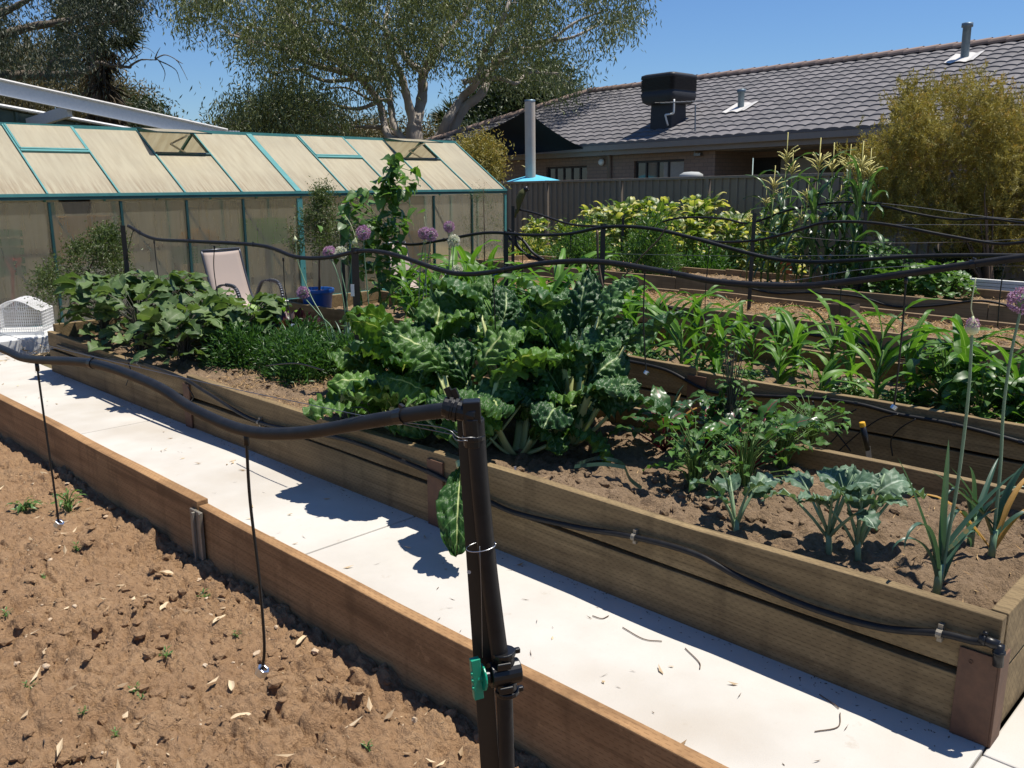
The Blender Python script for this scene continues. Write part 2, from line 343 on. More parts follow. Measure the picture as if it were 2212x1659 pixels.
def glassmat():
    m, N, L, P = newmat('window glass'); P.inputs['Base Color'].default_value = (.035,.04,.042,1); P.inputs['Roughness'].default_value = .06; P.inputs['Specular IOR Level'].default_value = .7; return m
M['glass'] = glassmat()
M['blind'] = pm('pale blind', (.36,.35,.31), (.31,.30,.27), 14, .8)
M['sail'] = pm('black shade cloth', (.012,.013,.015), (.017,.018,.02), 300, .8, .1, 600, spec=.15)
M['polepaint'] = pm('beige painted pole', (.56,.48,.40), (.50,.42,.35), 5, .55)
M['umb'] = pm('turquoise canvas', (.10,.45,.62), (.08,.40,.57), 8, .8)
M['acblack'] = pm('charcoal plastic', (.022,.022,.024), (.03,.03,.032), 12, .55)
M['ventblue'] = pm('zinc flue', (.13,.19,.24), (.20,.25,.28), 14, .45, metal=.5)
M['lead'] = pm('pale flashing', (.62,.60,.57), (.48,.46,.43), 14, .5)
M['terracotta'] = pm('terracotta', (.42,.13,.06), (.36,.11,.05), 12, .7)
M['card'] = pm('cardboard', (.60,.36,.12), (.52,.31,.10), 3, .8)
M['greencrate'] = pm('green crate', (.06,.24,.10), (.05,.20,.085), 6, .5)
M['limecrate'] = pm('lime plastic', (.22,.52,.03), None, 6, .5)
M['red'] = pm('red plastic', (.55,.03,.03), None, 6, .4)
M['greyboard'] = pm('grey board', (.40,.41,.40), (.34,.35,.34), 3, .7)
M['darkwood'] = pm('dark bench wood', (.12,.085,.055), (.08,.055,.035), 3, .8, stretch=(1,5,5))
M['olive'] = pm('olive feathers', (.075,.075,.018), (.05,.055,.015), 30, .8)
M['yellow'] = pm('yellow plastic', (.75,.40,.02), None, 8, .4)
# leaves
M['chard'] = leafmat('silverbeet leaf', (.020,.066,.014), (.105,.205,.038), (.42,.48,.20), .05, 8, (.17,.27,.09), .22, .38, spec=.27, bump=.7)
M['kale'] = leafmat('dark silverbeet leaf', (.012,.046,.015), (.066,.145,.040), (.30,.38,.17), .05, 8, (.12,.2,.08), .16, .38, spec=.3, bump=.7)
M['chardstalk'] = pm('pale stalk', (.50,.53,.24), (.42,.47,.19), 12, .4, stretch=(1,1,.3))
M['egg'] = leafmat('eggplant leaf', (.042,.084,.028), (.135,.20,.066), (.20,.24,.13), .05, 6, (.13,.19,.09), .28, .55, spec=.35)
M['eggstem'] = pm('purple stem', (.07,.05,.05), (.08,.09,.05), 20, .6)
M['herb'] = leafmat('feathery herb leaf', (.024,.075,.016), (.085,.185,.036), None, trans=.3, rough=.45)
M['tomato'] = leafmat('capsicum leaf', (.030,.080,.018), (.10,.215,.045), (.14,.24,.06), .08, 5, None, .3, .5, spec=.25)
M['lime'] = leafmat('lime lettuce leaf', (.12,.25,.02), (.30,.50,.05), (.40,.55,.14), .09, 0, None, .4, .45)
M['redlet'] = leafmat('red lettuce leaf', (.022,.008,.010), (.10,.020,.030), (.16,.10,.06), .10, 0, None, .25, .35)
M['corn'] = leafmat('maize leaf', (.038,.11,.014), (.125,.265,.036), (.22,.34,.11), .10, 0, None, .35, .45, spec=.3)
M['corntall'] = leafmat('tall maize leaf', (.026,.072,.024), (.090,.180,.060), (.22,.30,.15), .10, 0, None, .28, .38, spec=.55)
M['cornstalk'] = pm('maize stalk', (.13,.21,.05), (.09,.16,.035), 12, .5)
M['tassel'] = pm('maize tassel', (.62,.56,.22), (.50,.44,.15), 40, .8)
M['bean'] = leafmat('bean leaf', (.030,.085,.016), (.115,.225,.042), (.16,.26,.09), .05, 6, None, .35, .42)
M['ybean'] = leafmat('yellowing leaf', (.045,.095,.018), (.16,.24,.035), (.36,.40,.14), .05, 6, None, .35, .45, tipc=(.78,.66,.25), tipthr=.56)
M['broc'] = leafmat('broccoli leaf', (.050,.105,.060), (.13,.205,.125), (.34,.42,.32), .07, 7, (.22,.31,.24), .2, .5, spec=.35)
M['brocstalk'] = pm('broccoli stalk', (.24,.33,.18), (.19,.28,.15), 20, .5)
M['leek'] = leafmat('leek leaf', (.038,.090,.062), (.085,.165,.105), None, trans=.22, rough=.4, tipc=(.34,.22,.07), tipthr=.86)
M['leekstalk'] = pm('leek flower stalk', (.13,.215,.12), (.17,.26,.15), 18, .42)
M['dryleaf'] = leafmat('dried leaf', (.38,.20,.05), (.62,.38,.12), None, trans=.3, rough=.7)
M['beet'] = leafmat('beet leaf', (.020,.062,.016), (.060,.150,.032), (.22,.02,.05), .07, 6, (.16,.06,.05), .28, .32, spec=.55)
M['beetstalk'] = pm('crimson stalk', (.22,.02,.045), None, 15, .4)
M['allp'] = leafmat('purple floret', (.27,.10,.26), (.62,.42,.60), None, trans=.15, rough=.6)
M['allw'] = leafmat('white floret', (.46,.48,.36), (.78,.74,.72), None, trans=.15, rough=.6)
M['bud'] = pm('papery bud', (.56,.58,.36), (.46,.50,.25), 20, .55)
M['weed'] = leafmat('weed leaf', (.035,.10,.022), (.12,.22,.05), None, trans=.3)
M['grass'] = leafmat('path grass', (.08,.13,.025), (.26,.28,.08), None, trans=.3)
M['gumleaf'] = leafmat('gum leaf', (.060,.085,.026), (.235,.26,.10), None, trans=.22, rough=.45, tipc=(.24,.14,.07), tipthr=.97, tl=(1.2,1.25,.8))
M['gumshade'] = leafmat('shaded gum leaf', (.024,.036,.018), (.075,.088,.045), None, trans=.18, rough=.5, tl=(1.2,1.2,.8))  # gum leaf darkened: the shade on the crown is put into its colour
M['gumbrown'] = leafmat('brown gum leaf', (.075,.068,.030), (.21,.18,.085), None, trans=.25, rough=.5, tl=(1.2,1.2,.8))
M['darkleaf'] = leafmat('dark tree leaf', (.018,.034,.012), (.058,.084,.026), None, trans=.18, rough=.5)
M['golden'] = leafmat('golden shrub leaf', (.16,.145,.028), (.50,.43,.10), None, trans=.25, rough=.55, tipc=(.40,.23,.05), tipthr=.85, tl=(1.2,1.1,.7))
M['finegreen'] = leafmat('fine shrub leaf', (.035,.062,.016), (.12,.16,.04), None, trans=.25, rough=.5)
M['palm'] = leafmat('palm frond', (.022,.036,.012), (.065,.082,.026), None, trans=.2, rough=.5)
M['palmdead'] = leafmat('dead palm skirt', (.035,.025,.013), (.10,.07,.035), None, trans=.1, rough=.8)
M['bark'] = pm('pale gum bark', (.46,.40,.34), (.25,.215,.185), 1.6, .8, .4, 14, dist=.02, stretch=(1,1,.5))
M['barkdark'] = pm('dark bark', (.10,.08,.06), (.16,.13,.10), 3, .85, .4, 18, dist=.02)
M['twig'] = pm('brown twig', (.13,.085,.055), (.09,.06,.04), 12, .8)

# ---------------------------------------------------------------- ground, soil, paths
def sheet(name, mat, x0, x1, y0, y1, z, nx, ny, fn=None, cat=None, powr=1, kind='structure'):
    u = np.linspace(0, 1, nx); v = np.linspace(0, 1, ny)**powr
    X, Y = np.meshgrid(x0+(x1-x0)*u, y0+(y1-y0)*v, indexing='ij'); Zz = np.full_like(X, z)
    if fn is not None: Zz = Zz+fn(X, Y)
    return tag(MB().grid(np.stack([X, Y, Zz], -1)).build(name, mat, smooth=True), kind=kind)
def gz(X, Y): return np.where(X+.4*Y < -1, 0, 0)*0+.03*fbm(X*.6, Y*.6, 3)-.075
u = np.concatenate([np.linspace(-160, -6, 16), np.linspace(-5, 24, 120), np.linspace(26, 200, 18)]); v = np.concatenate([np.linspace(-120, -6, 14), np.linspace(-5, 24, 120), np.linspace(26, 220, 18)])
GX, GY = np.meshgrid(u, v, indexing='ij'); tag(MB().grid(np.stack([GX, GY, gz(GX, GY)-np.where((GX < 1.75) & (GY < 9), .35, 0)], -1)).build('ground', M['dirt'], smooth=True), kind='structure')
pb = MB()     # slabs of the concrete path with open joints
for a, b in ((-3, .594), (.600, 3.205), (3.215, 5.9), (5.91, 9.2)): pb.box((1.779, a, -.12), (2.566 if a < .59 else 2.66, b, 0))
pb.box((2.572, -3, -.12), (6.5, .594, -.001)); pb.box((6.51, -3, -.12), (14, .594, -.001))
tag(pb.build('path', M['concrete'], bevel=.006), kind='structure')
def claylumps(X, Y):
    b = fbm(X*3.1, Y*3.1, 5, 5, True); c = fbm(X*13, Y*13, 9, 4, True); d = fbm(X*.9, Y*.9, 2, 2)
    edge = np.clip((X-1.35)/.38, 0, 1)
    g = vnoise(X*26, Y*26, 31)
    pit = np.clip(vnoise(X*5.5, Y*5.5, 77)-.74, 0, 1)*-.16
    w = vnoise(X*2.2, Y*2.2, 63); rough = np.clip(.15+1.9*(w-.2), .15, 1.7)
    e = fbm(X*9+.6*b, Y*9+.6*d, 15, 4, True); k = np.clip(vnoise(X*14, Y*14, 91)-.55, 0, 1)*.07; k2 = np.clip(vnoise(X*33, Y*33, 19)-.5, 0, 1)*.045
    cr = np.abs(fbm(X*7+.5*b, Y*7+.5*c, 44, 3)); cr2 = np.abs(fbm(X*19+.4*c, Y*19, 54, 3))
    crev = -.030*np.clip(1-cr/.10, 0, 1)*(w > .38)-.014*np.clip(1-cr2/.13, 0, 1)
    return .045*(b-.25)+(.035*(c-.3)+.035*(e-.3)+k*.7+k2*.5)*rough+crev+.02*d+.014*(g-.5)*rough+.010*(fbm(X*40, Y*40, 8, 3, True)-.3)+.006*(vnoise(X*110, Y*110, 6)-.5)+pit-.004*edge+.03*np.clip((Y-2.5)/5, 0, 1)
sheet('soil', M['clay'], -.1, 1.728, .6, 9.3, -.075, 330, 760, claylumps, powr=1.5)
sheet('soil', M['clay'], -4, -.1, -2, 9.3, -.075, 60, 160, claylumps); sheet('soil', M['clay'], -.1, 1.728, -2, .6, -.075, 60, 80, claylumps)
def lumps(amp, sd): 
    def f(X, Y): return amp*(fbm(X*5, Y*5, sd, 5, True)-.3)+amp*.6*(fbm(X*17, Y*17, sd+3, 4, True)-.3)+amp*.35*(vnoise(X*38, Y*38, sd+5)-.5)
    return f
sheet('soil', M['soil'], 2.667, 3.823, .655, 8.05, .285, 110, 560, lumps(.06, 11))
sheet('soil', M['soil'], 4.997, 6.153, .655, 8.05, .25, 60, 300, lumps(.05, 21))
sheet('soil', M['soil'], 7.327, 8.483, .655, 8.05, .34, 40, 200, lumps(.04, 31))
sheet('soil', M['soil'], 9.657, 10.81, .655, 10.05, .32, 40, 200, lumps(.05, 41))

# ---------------------------------------------------------------- timber beds
def plank(mb, x0, x1, ys, zb, zt):     # a board along y whose bottom and top heights follow lists
    ys = np.array(ys, float); m = len(ys); P = []
    for k in range(m): P.append([(x0, ys[k], zb[k]), (x1, ys[k], zb[k]), (x1, ys[k], zt[k]), (x0, ys[k], zt[k])])
    V = np.array(P).reshape(-1, 3); F = [(3, 2, 1, 0), tuple((m-1)*4+np.arange(4))]
    for k in range(m-1):
        for j in range(4): a = k*4+j; b = k*4+(j+1) % 4; F.append((a, b, b+4, a+4))
    mb.add(V, F); return mb
def wob(y, s, a=.006): return a*np.sin(np.asarray(y)*2.1+s)+a*.5*np.sin(np.asarray(y)*5.3+2*s)
def board(parent, x0, x1, y0, y1, zb, zt, mat, s=0, tilt=0, a=.005):
    ys = np.linspace(y0, y1, max(3, int((y1-y0)/.3)))
    t = (ys-y0)/(y1-y0)
    return plank(MB(), x0, x1, ys, zb+wob(ys, s+1, a*.6), zt+tilt*t+wob(ys, s, a)).build('plank', mat, parent, bevel=.004)
e = thing('timber_edging', 'brown timber board edging between clay soil and concrete path', 'edging', (1.755, 1, 0))
board(e, 1.730, 1.778, .2, 3.655, -.25, .185, M['edging'], 0, -.01)
board(e, 1.724, 1.782, 3.66, 9.25, -.25, .205, M['edging'], 2, .0)
g = MB(); g.box((1.708, 3.60, -.25), (1.7225, 3.70, .165)); g.box((1.692, 3.645, -.25), (1.709, 3.655, .16)); g.box((1.703, 3.597, -.25), (1.709, 3.612, .163))
g.build('bracket', M['galv'], e, bevel=.003)
b1 = thing('raised_bed', 'nearest raised bed of two weathered sleepers, full of silverbeet and eggplant', 'raised bed', (3.24, 4.4, 0))
S = M['sleeper']
for y0, y1, zt, tl, s in ((.6, 2.72, .392, -.02, 1), (2.726, 5.55, .352, -.01, 2), (5.556, 8.1, .318, .02, 4)):
    board(b1, 2.62, 2.666, y0, y1, .212, zt+.008, S, s, tl)
for y0, y1, s in ((.6, 3.1, 3), (3.106, 5.6, 6), (5.606, 8.1, 9)): board(b1, 2.622, 2.668, y0, y1, -.01, .192, S, s)
for y0, y1, zt in ((.6, 2.9, .40), (2.906, 5.5, .39), (5.506, 8.1, .39)): board(b1, 3.824, 3.87, y0, y1, .20, zt, S, y0); board(b1, 3.826, 3.872, y0, y1, -.01, .192, S, y0+1)
def xplank(p, y0, y1, x0, x1, z0, z1, mat): MB().box((x0, y0, z0), (x1, y1, z1)).build('plank', mat, p, bevel=.004)
xplank(b1, .602, .65, 2.69, 3.822, .2, .395, S); xplank(b1, .604, .652, 2.672, 3.822, -.01, .19, S)
xplank(b1, 8.05, 8.098, 2.67, 3.822, .2, .41, S); xplank(b1, 8.052, 8.1, 2.672, 3.822, -.01, .19, S)
g = MB(); g.box((2.611, .594, .0), (2.6185, .70, .285)); g.box((2.611, .5865, .0), (2.70, .594, .285)); g.lathe([(0,.004),(.006,.004),(.006,0)], (2.609, .665, .25), 8, 0)
tag(g.build('bracket', M['rust'], b1, bevel=.002), 'rusty corner bracket')
MB().box((2.606, 2.98, 0), (2.6195, 3.09, .33)).build('bracket', M['rust'], b1, bevel=.002)
MB().box((2.606, 5.5, 0), (2.6195, 5.59, .30)).build('bracket', M['rust'], b1, bevel=.002)
def farbed(x0, x1, y0, y1, h, label, mat, tops):
    b = thing('raised_bed', label, 'raised bed', ((x0+x1)/2, (y0+y1)/2, 0))
    ys = np.linspace(y0, y1, 4)
    for k in range(3):
        for xa in (x0, x1-.046):
            board(b, xa, xa+.046, ys[k]+.003, ys[k+1]-.003, h*.5+.008, h+tops*((k % 2)-.5), mat, k+xa); board(b, xa+.002, xa+.046, ys[k]+.003, ys[k+1]-.003, -.03, h*.5-.012, mat, k*2+xa)
    for ya in (y0, y1-.046): xplank(b, ya+.001, ya+.047, x0+.048, x1-.048, h*.5+.008, h, mat); xplank(b, ya+.002, ya+.046, x0+.048, x1-.048, -.03, h*.5-.012, mat)
    return b
b2 = farbed(4.95, 6.2, .6, 8.1, .40, 'second raised bed, planted with young maize, black hose along its front', M['sleeper'], .02)
MB().box((4.935, 3.02, 0), (4.9485, 3.16, .36)).build('bracket', M['rust'], b2, bevel=.002)
b3 = farbed(7.28, 8.53, .6, 8.1, .41, 'third raised bed, thickly mulched with bare straw', M['sleeper_far'], .02)
b4 = farbed(9.61, 10.86, -1, 10.1, .41, 'farthest raised bed, holding tall maize and strawberries', M['sleeper_far'], .02)
# ---------------------------------------------------------------- greenhouse
GY, GEZ, GRY, GRZ, GBY = 10.3, 1.462, 11.5, 2.235, 12.7
gh = thing('greenhouse', 'long greenhouse of hazy cream polycarbonate in a green metal frame', 'greenhouse', (6, GY, 0))
ups = [1.17, 1.95, 2.727, 3.498, 4.262, 5.04, 5.783, 6.60, 7.37, 8.18, 8.93, 9.72, 10.46]
fr = MB(); fd = MB()
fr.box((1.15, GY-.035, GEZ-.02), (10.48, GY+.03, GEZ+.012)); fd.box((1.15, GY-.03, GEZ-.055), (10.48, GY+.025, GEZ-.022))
fr.bar((1.15, GRY, GRZ), (10.48, GRY, GRZ), .06, .045); fr.box((1.15, GBY-.03, GEZ-.03), (10.48, GBY+.03, GEZ+.012))
fr.box((1.15, GY-.03, .0), (10.48, GY+.03, .075))
SL = np.array([0, GRY-GY, GRZ-GEZ]); SLn = SL/np.linalg.norm(SL); NR = np.array([0, -SLn[2], SLn[1]])
for i, x in enumerate(ups):
    big = abs(x-6.60) < .01; end = i in (0, len(ups)-1)
    wv = .075 if big else (.04 if end else .026)
    (fr if big or end else fd).box((x-wv/2, GY-.022, .076), (x+wv/2, GY+.02, GEZ-.078))
    a = np.array([x, GY, GEZ])+NR*.012; b = np.array([x, GRY, GRZ])+NR*.012
    fr.bar(a, b, .08 if big else .017, .014, up=NR); fd.bar(a-NR*.024, b-NR*.024, .05 if big else .030, .03, up=NR)  # dark under-bars show beside the caps as a painted shadow line
    fr.bar((x, GBY, 0), (x, GBY, GEZ-.03), .03); fr.bar((x, GBY, GEZ), (x, GRY, GRZ-.03), .03)
for x in (10.46, 1.17):
    for k in (.33, .66): fr.bar((x, lerp(GY, GBY, k), 0), (x, lerp(GY, GBY, k), lerp(GEZ, GRZ, 1-abs(k-.5)*2)-.03), .03)
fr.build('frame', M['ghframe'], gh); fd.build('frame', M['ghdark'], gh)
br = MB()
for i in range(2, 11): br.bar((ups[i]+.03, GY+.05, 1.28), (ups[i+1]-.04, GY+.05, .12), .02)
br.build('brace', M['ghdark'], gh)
def slab4(mb, A, B, C, D, t):
    A, B, C, D = [np.array(q, float) for q in (A, B, C, D)]; n = np.cross(B-A, D-A); n /= np.linalg.norm(n); n = n*t/2
    mb.add([A-n, B-n, C-n, D-n, A+n, B+n, C+n, D+n], [(3,2,1,0),(4,5,6,7),(0,1,5,4),(1,2,6,5),(2,3,7,6),(3,0,4,7)]); return mb
def rp(x, t, off=0): return np.array([x, GY, GEZ])+SL*t+NR*off
vents = {3: 'shut', 5: 'open', 8: 'shut', 10: 'open'}
for i in range(12):
    x0, x1 = ups[i]+.013, ups[i+1]-.013
    MB().add([(x0, GY, .076), (x1, GY, .076), (x1, GY, GEZ-.076), (x0, GY, GEZ-.076)], [(0,1,2,3)]).build('wall_panel', M['ghwall'], gh)
    vt = vents.get(i); top = .985 if not vt else .585
    slab4(MB(), rp(x0, .01), rp(x1, .01), rp(x1, top), rp(x0, top), .004).build('roof_panel', M['ghroof'], gh)
    if vt:
        MB().bar(rp(x0, .60, .01), rp(x1, .60, .01), .035, .03, up=NR).build('vent_sill', M['ghframe' if vt == 'shut' else 'ghdark'], gh)
        if vt == 'shut':
            v = slab4(MB(), rp(x0+.012, .625, .02), rp(x1-.012, .625, .02), rp(x1-.012, .98, .02), rp(x0+.012, .98, .02), .004).build('vent_flap', M['ghroof'], gh)
            f = MB(); f.bar(rp(x0+.008, .625, .022), rp(x1-.008, .625, .022), .022, .014, up=NR); f.bar(rp(x0+.008, .625, .022), rp(x0+.008, .98, .022), .02, .014, up=NR); f.bar(rp(x1-.008, .625, .022), rp(x1-.008, .98, .022), .02, .014, up=NR)
            f.build('vent_frame', M['ghframe'], v)
        else:
            hz = GRZ+.02; ly = GRY-.56; lz = GRZ-.045
            A, B, C, D = (x0, ly, lz), (x1, ly, lz), (x1, GRY-.03, hz), (x0, GRY-.03, hz)
            v = slab4(MB(), A, B, C, D, .004).build('vent_flap', M['ghroof'], gh)
            f = MB()
            for p, q in ((A, B), (A, D), (B, C)): f.bar(p, q, .016, .014)
            f.build('vent_frame', M['ghdark'], v)
            xm = (x0+x1)/2+.12; s = MB(); s.tube([rp(xm-.05, .60, .0), rp(xm-.16, .80, -.02)], .013, 6); s.tube([rp(xm-.16, .80, -.02), (xm, ly+.12, lz-.01)], .013, 6)
            s.build('vent_opener', M['zinc'], v)
# back slope, back wall and gable ends
M['ghback'] = polymat('more translucent polycarbonate', (.74,.69,.55), .30, 0)  # made more translucent than the front to brighten the inside
slab4(MB(), (1.17, GBY, GEZ), (10.46, GBY, GEZ), (10.46, GRY, GRZ), (1.17, GRY, GRZ), .004).build('roof_panel', M['ghback'], gh)
slab4(MB(), (1.17, GBY, 0), (10.46, GBY, 0), (10.46, GBY, GEZ), (1.17, GBY, GEZ), .004).build('wall_panel', M['ghback'], gh)
for x in (1.17, 10.46): MB().add([(x, GY, 0), (x, GBY, 0), (x, GBY, GEZ), (x, GRY, GRZ), (x, GY, GEZ)], [(0,1,2,3,4)]).build('gable_panel', M['ghwall'], gh)
# things seen dimly inside
def simple(name, mat, label, cat, mb, loc, bevel=0, group=None, smooth=False):
    return tag(mb.build(name, M[mat] if isinstance(mat, str) else mat, None, smooth, bevel, loc=loc), label, cat, group)
def crate(x, y, z, sx, sy, sz, mat, label, lat=True):
    m = MB(); t = .02
    m.box((x-sx/2, y-sy/2, z), (x+sx/2, y+sy/2, z+t))
    n = 5
    for k in range(n):
        a = z+t+.004+(sz-t)*k/n; h = (sz-t)/n*.7
        m.box((x-sx/2, y-sy/2, a), (x+sx/2, y-sy/2+t, a+h)); m.box((x-sx/2, y+sy/2-t, a), (x+sx/2, y+sy/2, a+h))
        m.box((x-sx/2, y-sy/2+t+.001, a), (x-sx/2+t, y+sy/2-t-.001, a+h)); m.box((x+sx/2-t, y-sy/2+t+.001, a), (x+sx/2, y+sy/2-t-.001, a+h))
    return simple('crate', mat, label, 'crate', m, (x, y, z))
def bench(x0, x1, label):
    b = thing('potting_bench', label, 'bench', ((x0+x1)/2, 11.1, 0))
    MB().box((x0, 10.72, .78), (x1, 11.55, .82)).build('bench_top', M['darkwood'], b)
    MB().box((x0+.06, 10.8, .25), (x1-.06, 11.5, .28)).build('shelf', M['darkwood'], b)
    for x in (x0+.05, x1-.05, (x0+x1)/2):
        for y in (10.76, 11.5): MB().box((x-.03, y-.03, 0), (x+.03, y+.03, .779)).build('leg', M['darkwood'], b)
simple('greenhouse_floor', 'concrete', 'pale concrete floor added to brighten the greenhouse inside', 'floor', MB().box((1.2, 10.35, -.1), (10.42, 12.65, .01)), (6, 11.5, -.1))  # pale slab added to bounce light around the interior
bench(2.4, 5.1, 'dark wooden bench dimly visible behind the left greenhouse panels'); bench(5.5, 7.9, 'dark wooden bench dimly visible behind the middle greenhouse panels')
crate(2.95, 10.62, .62, .6, .3, .50, 'greencrate', 'green lattice crate seen dimly behind the second visible greenhouse panel')
simple('cardboard_box', 'card', 'tan cardboard box seen hazily through greenhouse wall beside the green crate', 'box', MB().box((3.66, 10.48, .70), (4.2, 10.9, 1.20)).box((3.64, 10.46, 1.202), (4.22, 10.92, 1.215)), (3.9, 10.8, .83), .005)
simple('storage_tub', 'acblack', 'dark tub seen hazily on top of the tan cardboard box', 'tub', MB().lathe([(.0,.0),(.13,.0),(.17,.17),(.185,.17),(.185,.19),(.15,.19)], (3.95, 10.8, 1.237), 16), (3.95, 10.8, 1.237), 0, None, True)
crate(6.18, 10.55, .80, .55, .3, .34, 'limecrate', 'lime green slatted crate behind the greenhouse panel left of the wide post')
crate(5.35, 10.6, .62, .7, .4, .2, 'greencrate', 'flat dark green crate inside the greenhouse behind the sling chair')
simple('seed_sack', 'card', 'slumped tan sack seen hazily above the flat green crate', 'sack', MB().lathe([(0,0),(.2,.0),(.25,.08),(.2,.16),(.06,.2),(0,.2)], (5.3, 10.6, .83), 14), (5.3, 10.6, .83), 0, None, True)
simple('sheet_panel', 'greyboard', 'pale grey board leaning inside the greenhouse behind the pod shrub', 'board', MB().bar((3.75, 10.45, .36), (4.75, 10.45, .36), .03, .62), (4.2, 10.45, .05), .004)
simple('sheet_panel', 'greyboard', 'pale board leaning inside the greenhouse behind the blue pot tree', 'board', MB().bar((6.9, 10.55, .50), (7.6, 10.55, .50), .03, .8), (7.2, 10.55, .1), .004)
simple('sheet_panel', 'card', 'low tan board inside the greenhouse right of the climbing beans', 'board', MB().bar((8.2, 10.5, .62), (9.0, 10.5, .62), .03, .5), (8.6, 10.5, .3), .004)
sp = MB(); sp.tube([onY(10, 560, 10.42), onY(45, 560, 10.42)], .018, 8); sp.tube([onY(12, 560, 10.42), onY(26, 590, 10.42), onY(28, 700, 10.42)], .016, 8); sp.tube([onY(43, 560, 10.42), onY(27, 590, 10.42)], .016, 8)
simple('spade', 'red', 'red D-shaped spade handle seen through the leftmost greenhouse panel', 'spade', sp, tuple(onY(28, 700, 10.42)))
# ---------------------------------------------------------------- white kerb, bird cage, chairs, pots by the greenhouse
simple('channel', 'white', 'long white rendered step along the foot of the greenhouse', 'step', MB().box((1.0, 9.72, -.1), (6.3, 10.268, .075)).box((1.0, 9.40, -.1), (3.4, 9.715, .10)), (3, 9.9, -.1), .01)
cg = thing('bird_cage', 'white wire bird cage with curved top standing on the white step', 'cage', tuple(onZ(45, 722, .10)))
c0 = onZ(45, 722, .10); cax = np.array([.80, -.60, 0]); cay = np.array([.60, .80, 0]); cw, cd, chh = .24, .17, .24
def cp(u, v, h): return c0+cax*u+cay*(v+.1)+np.array([0, 0, h])
def chgt(u): return chh+.11*cos(u/cw*pi/2)**1.3 if abs(u) <= cw else chh
ws = MB()
for v in (-cd, cd):
    for u in np.linspace(-cw, cw, 25): ws.tube([cp(u, v, .03), cp(u, v, chgt(u)*.99)], .0022, 4)
    for h in np.linspace(.03, chh, 8): ws.tube([cp(-cw, v, h), cp(cw, v, h)], .0025, 4)
    ws.tube([cp(u, v, chgt(u)) for u in np.linspace(-cw, cw, 17)], .006, 5)
    for q in (-.06, .06): ws.tube([cp(q+.05*cos(a), v, .285+.05*sin(a)) for a in np.linspace(0, 2*pi, 13)], .003, 4)
for u in (-cw, cw):
    for v in np.linspace(-cd, cd, 19): ws.tube([cp(u, v, .03), cp(u, v, chh)], .0022, 4)
    for h in np.linspace(.03, chh, 8): ws.tube([cp(u, -cd, h), cp(u, cd, h)], .0025, 4)
for v in np.linspace(-cd, cd, 17): ws.tube([cp(u, v, chgt(u)) for u in np.linspace(-cw, cw, 13)], .0024, 4)
ws.build('wire_sides', M['cage'], cg)
tr = MB(); tr.add([cp(u, v, h) for h in (0, .03) for u, v in ((-cw-.01, -cd-.01), (cw+.01, -cd-.01), (cw+.01, cd+.01), (-cw-.01, cd+.01))], [(3,2,1,0),(4,5,6,7),(0,1,5,4),(1,2,6,5),(2,3,7,6),(3,0,4,7)])
tr.build('tray', M['white'], cg)
def chair(loc, rz, label, s=1):     # faces local -y
    c = thing('patio_chair', label, 'chair', loc, None, rz); c.scale = (s,)*3
    pr = spline([(0, -.34, .37), (0, -.26, .41), (0, .05, .375), (0, .17, .43), (0, .27, .68), (0, .36, .98)], 6)
    P = np.stack([np.stack([np.full(len(pr), x), pr[:,1], pr[:,2]-.012*(1-(x/.23)**2)], 1) for x in np.linspace(-.235, .235, 9)])
    MB().grid(P).build('sling', M['sling'], c, True, solid=.008)
    for x in (-.25, .25):
        MB().tube([(x, q[1], q[2]) for q in pr], .014, 6).build('side_rail', M['chairframe'], c, True)
        a = spline([(x*1.02, .12, .40), (x*1.12, .10, .52), (x*1.16, .03, .62), (x*1.16, -.12, .645), (x*1.16, -.25, .62), (x*1.14, -.31, .50), (x*1.12, -.33, .3), (x*1.12, -.34, 0)], 5)
        m = MB()
        for p, q in zip(a[:-1], a[1:]): m.bar(p, q, .038, .02, up=(0, 1, .3))
        m.build('arm', M['chairframe'], c, True)
        MB().tube([(x, .16, .42), (x*1.1, .33, 0)], .013, 6).build('leg', M['chairframe'], c, True)
    MB().tube([(-.25, .36, .985), (.25, .36, .985)], .014, 6).build('top_rail', M['chairframe'], c, True)
    return c
chair((4.98, 8.98, -.13), radians(8), 'mauve sling patio chair with grey arms before the greenhouse')
chair((7.9, 9.5, -.22), radians(15), 'mauve patio chair half hidden behind the climbing beans')
def pot(x, y, r, h, label, z=-.05, mat='blue'):
    p = thing('plant_pot', label, 'pot', (x, y, z))
    MB().lathe([(0,.004),(r*.8,.0),(r*.95,h*.86),(r*1.06,h*.86),(r*1.06,h),(r*.96,h),(r*.93,h*.9),(r*.9,h*.86),(0,h*.86)], (x, y, z), 24).build('body', M[mat], p, True, .003)
    MB().lathe([(0,0),(r*.9,.0),(r*.9,.01),(0,.015)], (x, y, z+h*.85), 16).build('potting_soil', M['soil'], p)
    return p
tubp = onY(686, 650, 7.8); pot(tubp[0], 7.8, .165, .28, 'blue tub holding the small tree beside the wide green post', float(onY(686, 623, 7.8)[2])-.28)
pot(3.20, 8.95, .16, .26, 'blue pot of the pod-bearing shrub behind the eggplants', .0)
pot(8.75, 9.15, .17, .34, 'blue pot behind the maize, left of the greenhouse corner', -.05); pot(9.3, 9.35, .17, .36, 'blue pot at the right corner of the greenhouse', -.05)
pot(10.4, 7.55, .16, .40, 'blue tub standing among maize left of the second pipe post', -.08)
pot(11.5, 5.85, .10, .20, 'terracotta coloured pot among the maize stems', .32, 'terracotta')
